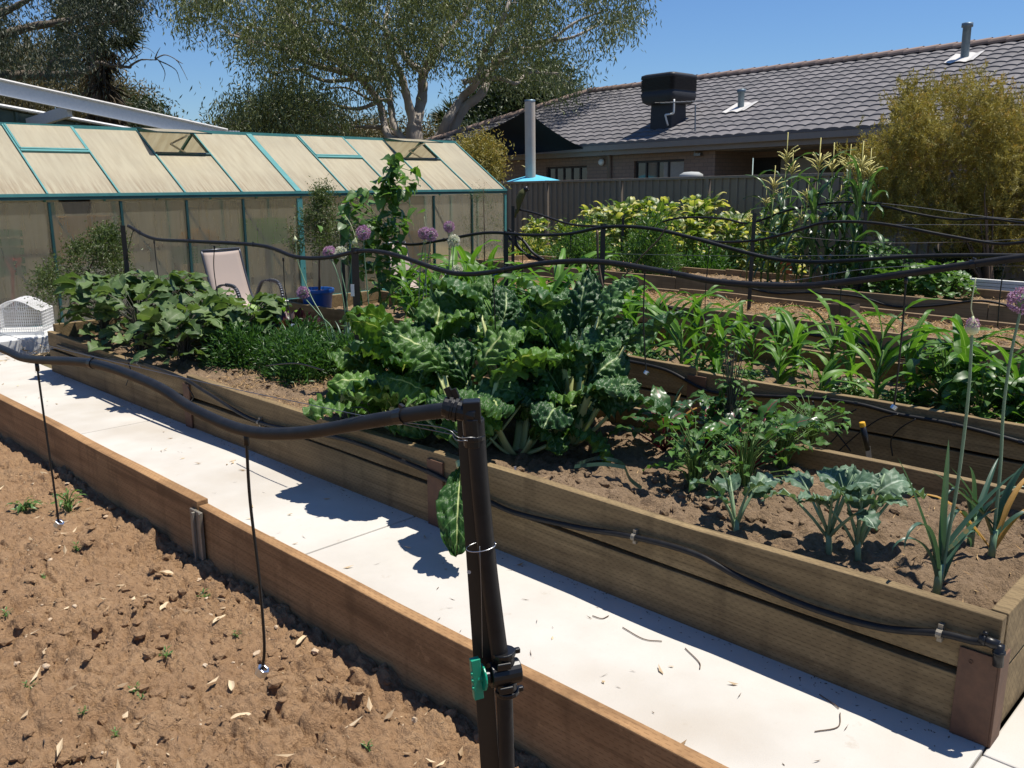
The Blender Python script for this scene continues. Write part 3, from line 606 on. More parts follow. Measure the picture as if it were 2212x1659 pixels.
# ---------------------------------------------------------------- left: steel roof frame and green shed behind the greenhouse
bm = thing('steel_beam', 'galvanised C-section roof beam sloping down behind the greenhouse', 'beam', (6, 14, 2.6))
a, b = onY(-260, 115, 14), onY(490, 282, 14); dz = .20
def ov(p, z, y=0): return p+np.array([0, y, z])
MB().bar(ov(a, -.11), ov(b, -.09), .004, .20).build('web', M['steel'], bm)
MB().bar(ov(a, 0, .04), ov(b, .012, .04), .085, .004).build('top_flange', M['steel'], bm); MB().bar(ov(a, -.215, -.04), ov(b, -.195, -.04), .085, .004).build('bottom_flange', M['steel'], bm)
MB().tube([ov(a, .004, -.02), ov(b, .012, -.02)], .02, 6).build('top_highlight', M['lead'], bm)  # pale tube added along the flange, painting its sunlit edge
m = MB(); m.box(tuple(b+np.array([-.02, -.05, -.2])), tuple(b+np.array([.22, .05, -.03])))
for k in range(4): m.box(tuple(b+np.array([.02+.05*k, -.06, -.03])), tuple(b+np.array([.05+.05*k, .06, -.0])))
m.build('end_bracket', M['steel'], bm)
m = MB(); p, q = onY(95, 268, 14.0), onY(58, 280, 15.0); m.bar(onY(150, 240, 14.02), onY(62, 268, 15.2), .07, .16)
simple('steel_purlin', 'steel', 'short galvanised purlin joining the sloping beam to the green shed', 'purlin', m, tuple(onY(95, 260, 14.4)))
sh = thing('shed', 'dark green corrugated shed whose sloping white-edged wall shows above the greenhouse', 'shed', (6, 15.4, 0))
A0, A1 = onY(-260, 182, 15.3), onY(425, 305, 15.3)
xs = []; x = A0[0]
while x < A1[0]: xs += [(x, 0), (x+.22, 0), (x+.235, .035), (x+.275, .035), (x+.29, 0)]; x += .29
xs = np.array(xs); tz = A0[2]+(A1[2]-A0[2])*(xs[:,0]-A0[0])/(A1[0]-A0[0])
MB().grid(np.stack([np.stack([xs[:,0], 15.3-xs[:,1], np.zeros(len(xs))], 1), np.stack([xs[:,0], 15.3-xs[:,1], tz-.05], 1)])).build('wall', M['shed'], sh)
MB().bar(A0+np.array([0, .0, 0]), A1, .16, .03).tube([A0+np.array([0, -.09, .0]), A1+np.array([0, -.09, .0])], .025, 6).build('capping', M['white'], sh)  # tube added on the capping edge to give a sun highlight
MB().add([A0+np.array([0, .05, -.03]), A1+np.array([0, .05, -.03]), A1+np.array([0, 4, -.03]), A0+np.array([0, 4, -.03])], [(0,1,2,3)]).build('roof', M['shed'], sh)
MB().box((A0[0], 15.36, 0), (A1[0]-.05, 19.2, A1[2]-.1)).build('wall', M['shed'], sh)
# ---------------------------------------------------------------- house and fence frame: local x away from the garden, y along the wall
HR = np.array(Euler((radians(-1.127), 0, radians(-2.765))).to_matrix()); HE = (radians(-1.127), 0, radians(-2.765))
def hl(x, y):  return HR.T@CO, HR.T@ray(x, y)
def onD(x, y, D): o, d = hl(x, y); return o+d*((D-o[0])/d[0])
RS = math.tan(radians(21.7)); GZ0 = 2.757
def onRoof(x, y): o, d = hl(x, y); return o+d*((GZ0+(o[0]-17)*RS-o[2])/(d[2]-d[0]*RS))
def thingH(name, label, cat, l=(0,0,0), group=None):
    o = bpy.data.objects.new(name, None); sc.collection.objects.link(o); o.location = HR@np.array(l, float); o.rotation_euler = HE; ORG[o.name] = np.array(l, float)
    return tag(o, label, cat, group)
def simpleH(name, mat, label, cat, mb, l, bevel=0, smooth=False):
    o = mb.build(name, M[mat], None, smooth, bevel, loc=l); o.location = HR@np.array(l, float); o.rotation_euler = HE; return tag(o, label, cat)
fe = thingH('fence', 'dark taupe ribbed steel fence between the vegetable garden and brick house', 'fence', (13.5, 8, -.2))
ppos = [1.3+2.0*k-.0 for k in range(-2, 12)]
cap = MB(); psts = MB()
for y in ppos[:-1]:
    pts = []; yy = y+.03
    while yy < y+1.97: pts += [(yy, 0), (yy+.07, 0), (yy+.085, .03), (yy+.11, .03), (yy+.125, 0)]; yy += .16
    pts = np.array([q for q in pts if q[0] < y+1.97])
    MB().grid(np.stack([np.stack([13.5-pts[:,1], pts[:,0], np.full(len(pts), -.3)], 1), np.stack([13.5-pts[:,1], pts[:,0], np.full(len(pts), 1.82)], 1)])).build('panel', M['fence'], fe)
for y in ppos: MB().box((13.46, y-.028, -.3), (13.53, y+.028, 1.865)).build('post', M['fence'], fe)
MB().box((13.455, ppos[0]+.03, 1.815), (13.535, ppos[-1]-.03, 1.862)).build('top_rail', M['fence'], fe, bevel=.004)
ho = thingH('house', 'single-storey brick house with a grey tiled hip roof behind the fence', 'house', (17, 10, 0))
WD = 17.45
def wallx(D, y0, y1, z0, z1, ops, th=.24):     # wall in the plane x = D with openings (ya, yb, za, zb)
    m = MB(); ys = sorted({y0, y1, *[o[0] for o in ops], *[o[1] for o in ops]})
    for ya, yb in zip(ys[:-1], ys[1:]):
        zs = [z0]; 
        for o in ops:
            if o[0] <= ya+1e-6 and o[1] >= yb-1e-6: zs += [o[2], o[3]]
        zs.append(z1)
        for k in range(0, len(zs), 2):
            if zs[k+1]-zs[k] > 1e-4: m.box((D, ya, zs[k]), (D+th, yb, zs[k+1]))
    return m
p = onD(1545, 330, WD); yrec = float(p[1])
wl = onD(1370, 348, WD), onD(1478, 347, WD); wz = float(wl[0][2])
w2 = onD(1180, 361, WD), onD(1268, 357, WD)
ops = [(wl[1][1], wl[0][1], 1.0, wz), (w2[1][1], w2[0][1], 1.0, float(w2[0][2]))]
wallx(WD, yrec, 24.0, -.6, 2.7, ops).build('wall', M['brick'], ho)
wallx(19.0, -3, yrec, -.6, 2.7, [(float(onD(1830, 340, 19)[1]), float(onD(1625, 340, 19)[1]), .9, float(onD(1700, 338, 19)[2]))]).build('wall', M['brick'], ho)
MB().box((WD+.242, yrec, -.6), (18.998, yrec+.24, 2.7)).build('wall', M['brick'], ho)
MB().box((WD+.3, 23.75, -.6), (26.4, 24.0, 2.7)).build('wall', M['brick'], ho)
def window(D, y0, y1, z0, z1, mull, blinds, lab=None):
    f = MB(); t = .05
    f.box((D+.06, y0, z1-t), (D+.12, y1, z1)); f.box((D+.06, y0, z0), (D+.12, y1, z0+t))
    for y in [y0+t/2, y1-t/2]+[lerp(y0, y1, k) for k in mull]: f.box((D+.062, y-t/2, z0+t+.001), (D+.118, y+t/2, z1-t-.001))
    fo = f.build('window', M['winframe'], ho)
    MB().box((D+.088, y0+t, z0+t), (D+.092, y1-t, z1-t)).build('pane', M['glass'], fo)
    for a, b in blinds: MB().box((D+.0865, lerp(y0, y1, a), z0+t), (D+.0872, lerp(y0, y1, b), z1-t)).build('blind', M['blind'], fo)
window(WD, ops[0][0], ops[0][1], ops[0][2], ops[0][3], (.33, .55, .78), ((.02, .31), (.35, .44)))
window(WD, ops[1][0], ops[1][1], ops[1][2], ops[1][3], (.2, .4, .6, .8), ())
window(19.0, float(onD(1830, 340, 19)[1]), float(onD(1625, 340, 19)[1]), .9, float(onD(1700, 338, 19)[2]), (.28, .72), ((.30, .70),))
MB().box((16.98, -3, GZ0-.155), (17.10, 24.4, GZ0-.015)).build('gutter', M['fascia'], ho, bevel=.01)
MB().box((17.105, -3, GZ0-.26), (17.125, 24.4, GZ0-.02)).build('fascia', M['fascia'], ho); MB().box((17.127, -3, 2.50), (WD-.002, 24.4, 2.52)).build('eave', M['fascia'], ho); MB().box((WD+.01, -3, 2.48), (18.99, yrec-.002, 2.50)).build('eave', M['fascia'], ho)
MB().tube([(17.05, float(onD(1320, 330, WD)[1]), 2.62), (WD-.05, float(onD(1320, 330, WD)[1]), 2.48), (WD-.05, float(onD(1320, 330, WD)[1]), -.4)], .045, 10).build('downpipe', M['fascia'], ho, True)
# tiled slope
RD, RV = 21.8, 19.55; HIPV = RV+(RD-17)
nc = 16; run = (RD-17)/nc; tw = .30; us = np.arange(-3.3, HIPV+.01, tw/8)
wave = lambda v: .024*np.abs(np.sin(v/tw*pi))**.8
rm = MB()
for k in range(nc):
    x0 = 17-.03+run*k; x1 = x0+run+.05; ph = 0
    lim = np.minimum(us, RV+(RD-(x0+x1)/2)+.05); wv = wave(lim); z0 = GZ0+(x0-17)*RS; z1 = GZ0+(x1-17)*RS
    rv = hash2(np.floor(lim/tw), np.full(len(lim), k), 5); A = np.stack([rv*0, rv*0, rv], 1)
    rows = [np.stack([np.full(len(lim), x0+.002), lim, np.full(len(lim), z0-.01)+wv*.15], 1), np.stack([np.full(len(lim), x0), lim, z0+.036+wv], 1), np.stack([np.full(len(lim), x1), lim, z1+.006+wv], 1)]
    rm.grid(np.stack(rows[1:]), np.stack([A, A])); rm.grid(np.stack(rows[:2]), np.stack([A*.2, A*.2]))
rm.build('tiled_slope', M['tile'], ho)
rz = GZ0+(RD-17)*RS
MB().add([(17, HIPV, GZ0-.02), (RD, RV, rz-.02), (RD+4.8, HIPV, GZ0-.02)], [(0,1,2)]).add([(RD, -3.3, rz-.02), (RD, RV, rz-.02), (RD+4.8, HIPV, GZ0-.02), (RD+4.8, -3.3, GZ0-.02)], [(0,1,2,3)]).build('roof', M['tile'], ho)
def ridge(p, q, n):
    m = MB(); p = np.array(p); q = np.array(q); a = np.linspace(-.35, pi+.35, 9); d = (q-p)/np.linalg.norm(q-p); r = np.cross(d, (0, 0, 1)); r /= np.linalg.norm(r); u = np.cross(r, d)
    for k in range(n):
        s, t = p+(q-p)*(k/n), p+(q-p)*((k+1.12)/n); c = rng.random()
        P = [[s+r*.145*cos(x)+u*(.10*sin(x)+.0) for x in a], [t+r*.125*cos(x)+u*(.10*sin(x)+.022) for x in a]]; m.grid(P, np.full((2, 9, 3), c))
    return m.build('ridge_tiles', M['ridge'], ho)
ridge((RD, RV+.1, rz+.03), (RD, -3.3, rz+.03), 62); ridge((17, HIPV, GZ0+.05), (RD, RV, rz+.04), 19)
# evaporative cooler
ac0 = onRoof(1443, 272); ac = thingH('air_cooler', 'big charcoal evaporative cooler with louvred sides on the tiled roof', 'air cooler', ac0)
def rbox(x, y, z, sx, sy, n=6, r=.1):
    P = []
    for (cx_, cy_, a0) in ((1, 1, 0), (-1, 1, 90), (-1, -1, 180), (1, -1, 270)):
        for a in np.radians(np.linspace(a0, a0+90, n)): P.append((x+cx_*(sx/2-r)+r*cos(a), y+cy_*(sy/2-r)+r*sin(a), z))
    return P
def loft(mb, rings):
    n = len(rings[0]); V = np.concatenate([np.array(r) for r in rings]); i = np.arange(len(rings)-1)[:, None]*n; j = np.arange(n)[None]; k = (j+1) % n
    mb.add(V, [np.stack([i+j, i+k, i+n+k, i+n+j], -1).reshape(-1, 4), np.arange(n)[None, ::-1], np.arange(n)[None]+(len(rings)-1)*n]); return mb
ax, ay, az = ac0; top = az+1.18; mid = az+.62; sx, sy = 1.02, 1.0
loft(MB(), [rbox(ax, ay, az-.25, .62, .66, r=.03), rbox(ax, ay, mid-.12, .58, .62, r=.03)]).build('duct', M['acblack'], ac)
loft(MB(), [rbox(ax, ay, mid-.13, .80, .80), rbox(ax, ay, mid-.08, sx*.93, sy*.93), rbox(ax, ay, mid+.10, sx, sy), rbox(ax, ay, mid+.13, sx*.96, sy*.96), rbox(ax, ay, top-.12, sx*.94, sy*.94), rbox(ax, ay, top-.10, sx, sy), rbox(ax, ay, top-.03, sx*.98, sy*.98), rbox(ax, ay, top, sx*.85, sy*.85)]).build('body', M['acblack'], ac, True, bevel=0)
lv = MB()
for k in range(9):
    zz = lerp(mid+.16, top-.16, k/8); loft(lv, [rbox(ax, ay, zz, sx*.955, sy*.955), rbox(ax, ay, zz+.03, sx*1.0, sy*1.0), rbox(ax, ay, zz+.036, sx*.955, sy*.955)])
lv.build('louvres', M['acblack'], ac)
pp = MB(); q = onD(1456, 226, ax-.45); pp.tube(spline([q+np.array([0,0,.12]), q+np.array([0,0,-.14]), q+np.array([0,.03,-.2]), q+np.array([0,.22,-.21]), q+np.array([0,.24,-.24]), q+np.array([.1,.24,-.45])], 3), .022, 6); pp.build('drain_pipe', M['white'], ac, True)
an = MB(); aq = onD(1501, 334, WD-.1); at_ = onD(1502, 226, WD-.1); an.tube([aq, at_], .018, 6)
bl, br_ = onD(1427, 223, WD-.1), onD(1518, 219, WD-.1); an.tube([bl, br_], .012, 5)
for k in np.linspace(0, 1, 9): c = lerp(bl, br_, k); an.tube([c-np.array([.22, .0, .0]), c+np.array([.22, .0, .02])], .007, 4)
an.box(tuple(aq-np.array([.02, .16, .03])), tuple(aq+np.array([.08, .02, .03])))
simpleH('antenna', 'wire', 'thin television antenna on a mast at the gutter in front of the cooler', 'antenna', an, aq)
def flue(px, py, topy, r, label):
    b = onRoof(px, py); f = thingH('roof_flue', label, 'flue', b); h = (py-topy)/F_PX*np.linalg.norm(b)*1.02
    MB().lathe([(r, -.1), (r, h-.08), (r*1.35, h-.08), (r*1.35, h), (0, h+.01)], b, 14).build('pipe', M['ventblue'], f, True)
    n = np.array([-RS, 0, 1]); n /= np.linalg.norm(n); fl = MB()
    G = [[b+np.array([dx, dy, dx*RS+.05+.03*abs(sin((b[1]+dy)/tw*pi))]) for dy in np.linspace(-.30, .30, 17)] for dx in np.linspace(-.32, .28, 6)]
    fl.grid(G); fl.build('flashing', M['lead'], f); 
flue(1600, 237, 199, .075, 'short bluish flue with pale flashing in the middle of the roof'); flue(2083, 130, 68, .085, 'tall bluish flue with pale flashing near the roof ridge')
# shade sail, its pole, umbrella
pt = onD(1144.5, 215, 15.2); pz = onD(1145, 395, 15.2)
po = thingH('sail_pole', 'thick beige steel pole holding up the black shade sail', 'pole', (pt[0], pt[1], -.4))
MB().lathe([(.125, -.4-0), (.125, pt[2]-.05)], (pt[0], pt[1], 0), 20).build('shaft', M['polepaint'], po, True); MB().lathe([(.13, 0), (.13, .04), (.0, .05)], (pt[0], pt[1], pt[2]-.05), 20).build('cap', M['ventblue'], po, True)
A = onD(1139, 238, 15.25); B = onD(1262, 321, 17.0); C = onD(1003, 303, 17.3); D = onD(1040, 341, 15.6)
n = 22; G = np.zeros((n, n, 3))
for i, s in enumerate(np.linspace(0, 1, n)):
    for j, t in enumerate(np.linspace(0, 1, n)):     # A-B, A-C, C-D, D-B edges curve inwards
        s2, t2 = s+.30*s*(1-s)*(1-2*t)*0, t
        P = A*(1-s)*(1-t)+B*s*(1-t)+C*(1-s)*t+D*s*t
        P = P+(A*.0); pull = (.17*s*(1-s)*(1-t)); cen = (A+B+C+D)/4; P = P+(cen-A*.5-B*.5)*pull*1.9
        pull2 = .17*t*(1-t)*(1-s); P = P+(cen-A*.5-C*.5)*pull2*1.6; G[i, j] = P
simpleH('shade_sail', 'sail', 'black triangular shade sail stretched from the beige pole to the house', 'shade sail', MB().grid(G), A, 0, True)
tb = MB(); tb.tube([B, onD(1290, 323, 17.0)], .015, 6); simpleH('turnbuckle', 'zinc', 'metal turnbuckle joining the shade sail corner to the house', 'turnbuckle', tb, B)
up = onD(1152, 376, 15.4); ub = thingH('patio_umbrella', 'turquoise patio umbrella just showing over the fence beside the beige pole', 'umbrella', (up[0], up[1], -.3))
cn = MB(); R = 1.0; ring = [(up[0]+R*cos(a), up[1]+R*sin(a), up[2]-.24) for a in np.arange(6)*pi/3+.2]
for k in range(6): cn.add([tuple(up), ring[k], ring[(k+1) % 6]], [(0,1,2)])
cn.build('canopy', M['umb'], ub); MB().tube([(up[0], up[1], -.3), up], .022, 8).build('pole', M['white'], ub)
simpleH('wall_lamp', 'white', 'small white security lamp on the brick wall left of the downpipe', 'lamp', MB().lathe([(0,0),(.07,.01),(.09,.06),(.05,.1),(0,.11)], onD(1296, 350, WD-.12), 12, 0), onD(1296, 350, WD-.12), 0, True)
simpleH('barbecue', 'greyboard', 'grey domed barbecue lid just above the fence by the window', 'barbecue', MB().lathe([(.24,-.8),(.24,-.02),(.26,0),(.25,.06),(.16,.11),(0,.12)], onD(1493, 383, 16.3), 18), onD(1493, 383, 16.3), 0, True)
# ---------------------------------------------------------------- foliage tools
PROF = {
 'ov': lambda t: np.sin(pi*t**.75)**.8, 'lance': lambda t: np.sin(pi*t**.6)**1.1, 'strap': lambda t: np.minimum(1, .45+t*3.5)*(1-t**2.6)**.8,
 'heart': lambda t: np.clip(np.sin(pi*np.clip(t*.93+.07, 0, 1)**.55), 0, 1)**.85, 'spat': lambda t: np.clip(.10+t*1.9, 0, 1)**1.2*np.clip(1-t**3.2, 0, 1)**.55*1.0,
 'egg': lambda t: np.sin(pi*t**.72)**.75*(1+.20*np.sin(t*19+.6)), 'let': lambda t: (.25+.9*t)*np.clip(1-t**7, 0, 1)**.5 }
def leafgeo(L, W, prof='ov', el=.6, bend=1., nU=4, nV=7, fold=.15, ruf=0, rf=3, puck=0, vein=0, var=None, side=0, bp=1.2):
    t = np.linspace(0, 1, nV+1); ang = el-bend*t**bp; ds = L/nV
    cx = np.concatenate([[0], np.cumsum(np.cos(ang[:-1])*ds)]); cz = np.concatenate([[0], np.cumsum(np.sin(ang[:-1])*ds)])
    s = np.linspace(-1, 1, nU+1); w = W/2*np.clip(PROF[prof](t), 0, 2)
    S, T = np.meshgrid(s, t, indexing='xy'); Wt = w[:, None]; p1, p2, p3 = rng.random(3)*6.3
    off = fold*np.abs(S)*Wt
    if ruf: off = off+ruf*W*np.abs(S)**2.2*np.where(S > 0, np.sin(rf*6.28*T+p1)+.5*np.sin(rf*13.1*T+p3), np.sin(rf*6.28*T+p2)+.5*np.sin(rf*12.2*T+p1))*np.minimum(1, T*4)
    if puck: 
        v = np.abs(np.sin(pi*(vein*T-1.4*np.abs(S)))) if vein else 0; hf = 1.0 if nV > 20 else 0
        off = off+puck*W*(v*(1-.3*np.abs(S))+1.5*(vnoise(S*4+p1*9, T*L/W*4+p2*9, 3)-.5)+1.0*(vnoise(S*8+p2*9, T*L/W*8+p1*9, 7)-.5)+hf*.8*(vnoise(S*13+p2*5, T*L/W*13+p1*5, 9)-.5)+hf*.4*(vnoise(S*24+p2*5, T*L/W*24+p1*5, 9)-.5))*np.clip(np.abs(S)*6, .1, 1)
    Y = S*Wt*(1-.15*abs(fold)); ax = side*(T**2)*L
    X = cx[:, None]-np.sin(ang)[:, None]*off; Z = cz[:, None]+np.cos(ang)[:, None]*off
    V = np.stack([X, Y+ax, Z], -1); A = np.stack([np.abs(S), T, np.full_like(S, rng.random() if var is None else var)], -1)
    return V, A
def putleaf(mb, loc, az, tilt=0, roll=0, s=1, **k):
    V, A = leafgeo(**k); Mx = TR(loc, az, tilt, roll, s); mb.grid(V@Mx[:3,:3].T+Mx[:3,3], A); return mb
def leaves_v(mb, C, D, L, wd, var, N=None):      # many small lozenge leaves at once
    n = len(C); C = np.asarray(C, float); D = D/(np.linalg.norm(D, axis=1)[:, None]+1e-9)
    R = rng.normal(size=(n, 3)) if N is None else np.cross(D, N)
    R = R-(R*D).sum(1)[:, None]*D; R /= np.linalg.norm(R, axis=1)[:, None]+1e-9
    L = np.broadcast_to(L, (n,))[:, None]; wd = np.broadcast_to(wd, (n,))[:, None]
    nn = np.cross(D, R)
    a = C; b = C+D*L*.42+R*wd/2+nn*wd*.15; c = C+D*L+nn*L*-.12; d = C+D*L*.42-R*wd/2+nn*wd*.15
    V = np.stack([a, b, c, d], 1).reshape(-1, 3); z = np.zeros(n); var = np.broadcast_to(var, (n,))
    A = np.stack([np.stack([z, z, var], 1), np.stack([z+1, z+.5, var], 1), np.stack([z, z+1, var], 1), np.stack([z+1, z+.5, var], 1)], 1).reshape(-1, 3)
    mb.add(V, np.arange(4*n).reshape(n, 4), A); return mb
def inpoly(px, py, poly):
    c = np.zeros(len(px), bool); n = len(poly); j = n-1
    for i in range(n):
        xi, yi = poly[i]; xj, yj = poly[j]
        c ^= ((yi > py) != (yj > py)) & (px < (xj-xi)*(py-yi)/(yj-yi+1e-9)+xi); j = i
    return c
def polyclumps(poly, n, d0, ds, nscale=0, thr=.4, sd=1):     # leaf clumps scattered through a crown volume
    poly = np.array(poly, float); out = []; lo = poly.min(0); hi = poly.max(0)
    while len(out) < n:
        q = lo+(hi-lo)*rng.random((400, 2)); ok = inpoly(q[:,0], q[:,1], poly)
        if nscale: ok &= .6*vnoise(q[:,0]/nscale, q[:,1]/nscale, sd)+.4*vnoise(q[:,0]/nscale*2.3, q[:,1]/nscale*2.3, sd+9) > thr*.62+.22*rng.random(400)
        for x, y in q[ok]: out.append(onH(x, y, d0+rng.uniform(-ds, ds)))
    return np.array(out[:n])
def woody(limbs, clumps, twr=.02, sag=.0, wob_=.12, keep=1., maxr=.06):
    mb = MB(); nodes = []; nr = []
    for P, r0, r1 in limbs:
        S = spline(P, 7); m = len(S); r = np.linspace(r0, r1, m)*(1+.10*np.sin(np.arange(m)*1.7+r0*50))
        S = S+np.cumsum(rng.normal(size=S.shape)*r0*.05, 0)*np.linspace(0, 1, m)[:, None]
        mb.tube(S, r, 9 if r0 > .08 else 6); nodes += list(S); nr += list(r)
    nodes = np.array(nodes); nr = np.array(nr)
    d = np.array([np.min(((nodes-c)**2).sum(1)) for c in clumps]); 
    for c in clumps[np.argsort(d)]:
        k = np.argmin(((nodes-c)**2).sum(1)+ .0); a = nodes[k]; L = np.linalg.norm(c-a)
        if L < .02: continue
        mid = (a+c)/2+rng.normal(size=3)*L*wob_+np.array([0, 0, L*.12]); n = max(4, min(9, int(L/.25)+3)); t = np.linspace(0, 1, n)[:, None]
        P = a*(1-t)**2+2*mid*t*(1-t)+c*t*t+rng.normal(size=(n, 3))*L*.025*np.sin(t*pi)
        r0 = min(nr[k]*.75, twr*(.4+L*.55), maxr); r = np.linspace(r0, max(.18*twr, r0*.3), n)
        mb.tube(P, r, 5 if r0 > .012 else 4, False); nodes = np.vstack([nodes, P[1:]]); nr = np.concatenate([nr, r[1:]])
    return mb
def hang(clumps, n, sig, L, wd, down=1., spread=.6, zs=1., lo=0, hi=1):
    C = []; 
    k = len(clumps); cc = np.repeat(clumps, n, 0)+rng.normal(size=(k*n, 3))*sig*np.array([1, 1, zs]); var = np.repeat(rng.uniform(lo, hi, k)*.5, n)+rng.uniform(lo, hi, k*n)*.5
    D = rng.normal(size=(k*n, 3))*spread+np.array([0, 0, -down])
    return leaves_v(MB(), cc, D, L*rng.uniform(.7, 1.25, k*n), wd*rng.uniform(.75, 1.3, k*n), var)
def pl(pts, d, dd=None): return [onH(x, y, d+(dd[i] if dd is not None else 0)) for i, (x, y) in enumerate(pts)]
def tree(name, label, cat, limbs, clumps, leaf, bark, base, group=None, twr=.02, n=60, sig=.4, L=.15, wd=.03, down=1., spread=.6, zs=1., wob_=.12, maxr=.06, trunkname='trunk', crownname='crown'):
    t = thing(name, label, cat, base, group)
    woody(limbs, clumps, twr, wob_=wob_, maxr=maxr).build(trunkname, M[bark], t, True)
    hang(clumps, n, sig, L, wd, down, spread, zs).build(crownname, M[leaf], t)
    return t
# ---------------------------------------------------------------- trees behind
D0 = 30.
def dj(n, a=2.): return np.concatenate([[0], np.cumsum(rng.uniform(-a, a, n-1))*.5])
def limb(pts, r0, r1, d=D0, a=1.6): return (pl(pts, d, dj(len(pts), a)), r0, r1)
base = onH(905, 330, D0); base[2] = 0
LB = [([base, onH(897, 300, D0), onH(896, 268, D0)], .30, .25),
 limb([(897, 270), (913, 206), (917, 158), (950, 103), (972, 73), (1016, 18), (1040, -40)], .20, .05), limb([(893, 272), (878, 206), (865, 158), (840, 110), (832, 55), (840, 0), (850, -50)], .15, .04),
 limb([(920, 320), (950, 294), (968, 257), (1001, 210), (1031, 176), (1046, 114), (1068, 81), (1093, 22), (1108, -27)], .18, .05), limb([(925, 325), (968, 298), (1001, 235), (1042, 200), (1071, 136), (1108, 107), (1141, 74), (1163, 22), (1193, -27)], .19, .05),
 limb([(880, 310), (854, 279), (843, 220), (836, 169), (799, 121), (751, 66), (715, 48), (678, 44), (610, 62), (540, 58)], .13, .03), limb([(876, 315), (836, 290), (818, 220), (770, 162), (722, 129), (678, 103), (640, 60), (612, 20), (600, -20)], .14, .04),
 limb([(770, 162), (720, 150), (678, 140), (620, 110), (560, 95), (500, 75)], .12, .03), limb([(1001, 178), (1020, 173), (1078, 169), (1115, 180), (1141, 158), (1211, 158)], .10, .03),
 limb([(862, 315), (862, 301), (832, 279), (788, 274), (744, 272)], .11, .04), limb([(917, 158), (880, 130), (850, 80), (800, 40), (770, 0)], .12, .04), limb([(836, 169), (780, 170), (700, 175), (640, 150), (590, 160)], .09, .03),
 limb([(1071, 136), (1110, 125), (1160, 95), (1230, 85), (1290, 60)], .10, .03), limb([(1108, 107), (1170, 100), (1240, 50), (1310, 20)], .08, .03), limb([(1020, 173), (1070, 135), (1100, 115)], .06, .02), limb([(818, 220), (770, 235), (700, 225), (620, 240), (540, 260)], .08, .02), limb([(843, 215), (800, 215), (750, 190), (690, 195)], .06, .02)]
crown = [(360, -90), (372, 10), (400, 62), (480, 75), (540, 130), (520, 165), (545, 215), (490, 240), (455, 285), (520, 300), (640, 302), (740, 290), (800, 262), (812, 205), (900, 150), (1000, 148), (1090, 150), (1105, 190), (1200, 205), (1260, 200), (1290, 150), (1330, 95), (1392, 60), (1385, 10), (1340, -90)]
cl = np.vstack([polyclumps(crown, 430, D0, 4., 55, .62, 3), polyclumps([(470, 60), (560, 40), (900, 60), (1000, 100), (900, 150), (700, 140), (560, 130)], 90, D0, 3.5, 60, .5, 4), polyclumps([(455, 290), (490, 225), (600, 190), (760, 230), (740, 300), (560, 305)], 130, D0-1, 2.5, 40, .45, 5), polyclumps([(360, -80), (1350, -80), (1380, 30), (1290, 110), (1150, 130), (950, 60), (600, 20), (380, 20)], 260, D0, 4, 60, .4, 9)])
tree('eucalyptus_tree', 'tall spreading gum tree with pale forking limbs behind the greenhouse', 'tree', LB, cl, 'gumleaf', 'bark', base, None, .026, 74, .30, .19, .042, .9, .55, 1.2, .14)
bd = onH(1130, 330, 44); bd[2] = 0
def blob(cx, cy, d, rx, ry, n, dep=2.0): 
    a = rng.normal(size=(n, 3)); a /= np.linalg.norm(a, axis=1)[:, None]; r = rng.random(n)**.33; a = a*r[:, None]; s = d/F_PX
    return onH(cx, cy, d)+a[:,0:1]*RT*rx*s+a[:,1:2]*HD*dep+a[:,2:3]*UPV*ry*s
tree('evergreen_tree', 'dense dark evergreen tree between the gum tree and the tiled roof', 'tree', [([bd, onH(1130, 250, 44)], .3, .12)], np.vstack([blob(1075, 235, 44, 65, 75, 120), blob(1165, 215, 44, 78, 70, 150), blob(1200, 260, 44, 50, 60, 60), blob(1060, 280, 44, 60, 60, 80)]), 'darkleaf', 'barkdark', bd, None, .03, 95, .42, .20, .085, .5, .9)
bt = onH(-90, 330, 19); bt[2] = 0
LL = [([bt, onH(-90, 170, 19), onH(-60, 40, 19)], .3, .2), (pl([(-90, 182), (0, 166), (86, 164), (150, 163), (204, 151), (219, 136)], 19, [0, 0, .2, .3, .4, .4]), .13, .05), (pl([(-60, 100), (60, 60), (150, 45), (230, 20), (300, -10), (345, -40)], 19, [0, .5, .8, 1, 1, 1]), .10, .02), (pl([(-70, 60), (20, 20), (100, -20)], 19), .1, .03), (pl([(100, 155), (130, 110), (180, 60), (250, 45), (270, 25)], 18.6), .045, .012)]
tw = [[(219, 136), (236, 141), (279, 145), (283, 141), (305, 128), (335, 128)], [(335, 128), (347, 121), (360, 119), (381, 130), (395, 152), (405, 173)], [(335, 129), (343, 131), (356, 156), (353, 177)], [(343, 131), (365, 141), (382, 154), (390, 179)], [(232, 140), (238, 131), (251, 119), (252, 106)], [(257, 142), (257, 134), (266, 117), (296, 106), (317, 104), (335, 117)], [(264, 142), (283, 124), (292, 112), (300, 106)], [(335, 126), (340, 114), (347, 102)], [(381, 130), (395, 138)], [(251, 119), (258, 124), (257, 136)], [(283, 128), (300, 118), (307, 112)]]
for k, q in enumerate(tw): LL.append((pl(q, 19.4), .045 if k == 0 else .016, .012 if k == 0 else .004))
clL = np.vstack([polyclumps([(-60, -60), (300, -60), (262, 20), (245, 60), (232, 80), (190, 112), (60, 150), (-60, 150)], 96, 19, 2.2, 30, .70, 6), polyclumps([(250, -50), (345, -50), (310, 5), (262, 28)], 16, 19, 1.2, 0)])
tree('dark_gum_tree', 'shadowy gum tree with a bare twiggy branch at the upper left', 'tree', LL, clL, 'gumshade', 'barkdark', bt, None, .024, 150, .22, .12, .026, .9, .6, 1.3)
b3_ = onH(150, 330, 36); b3_[2] = 0
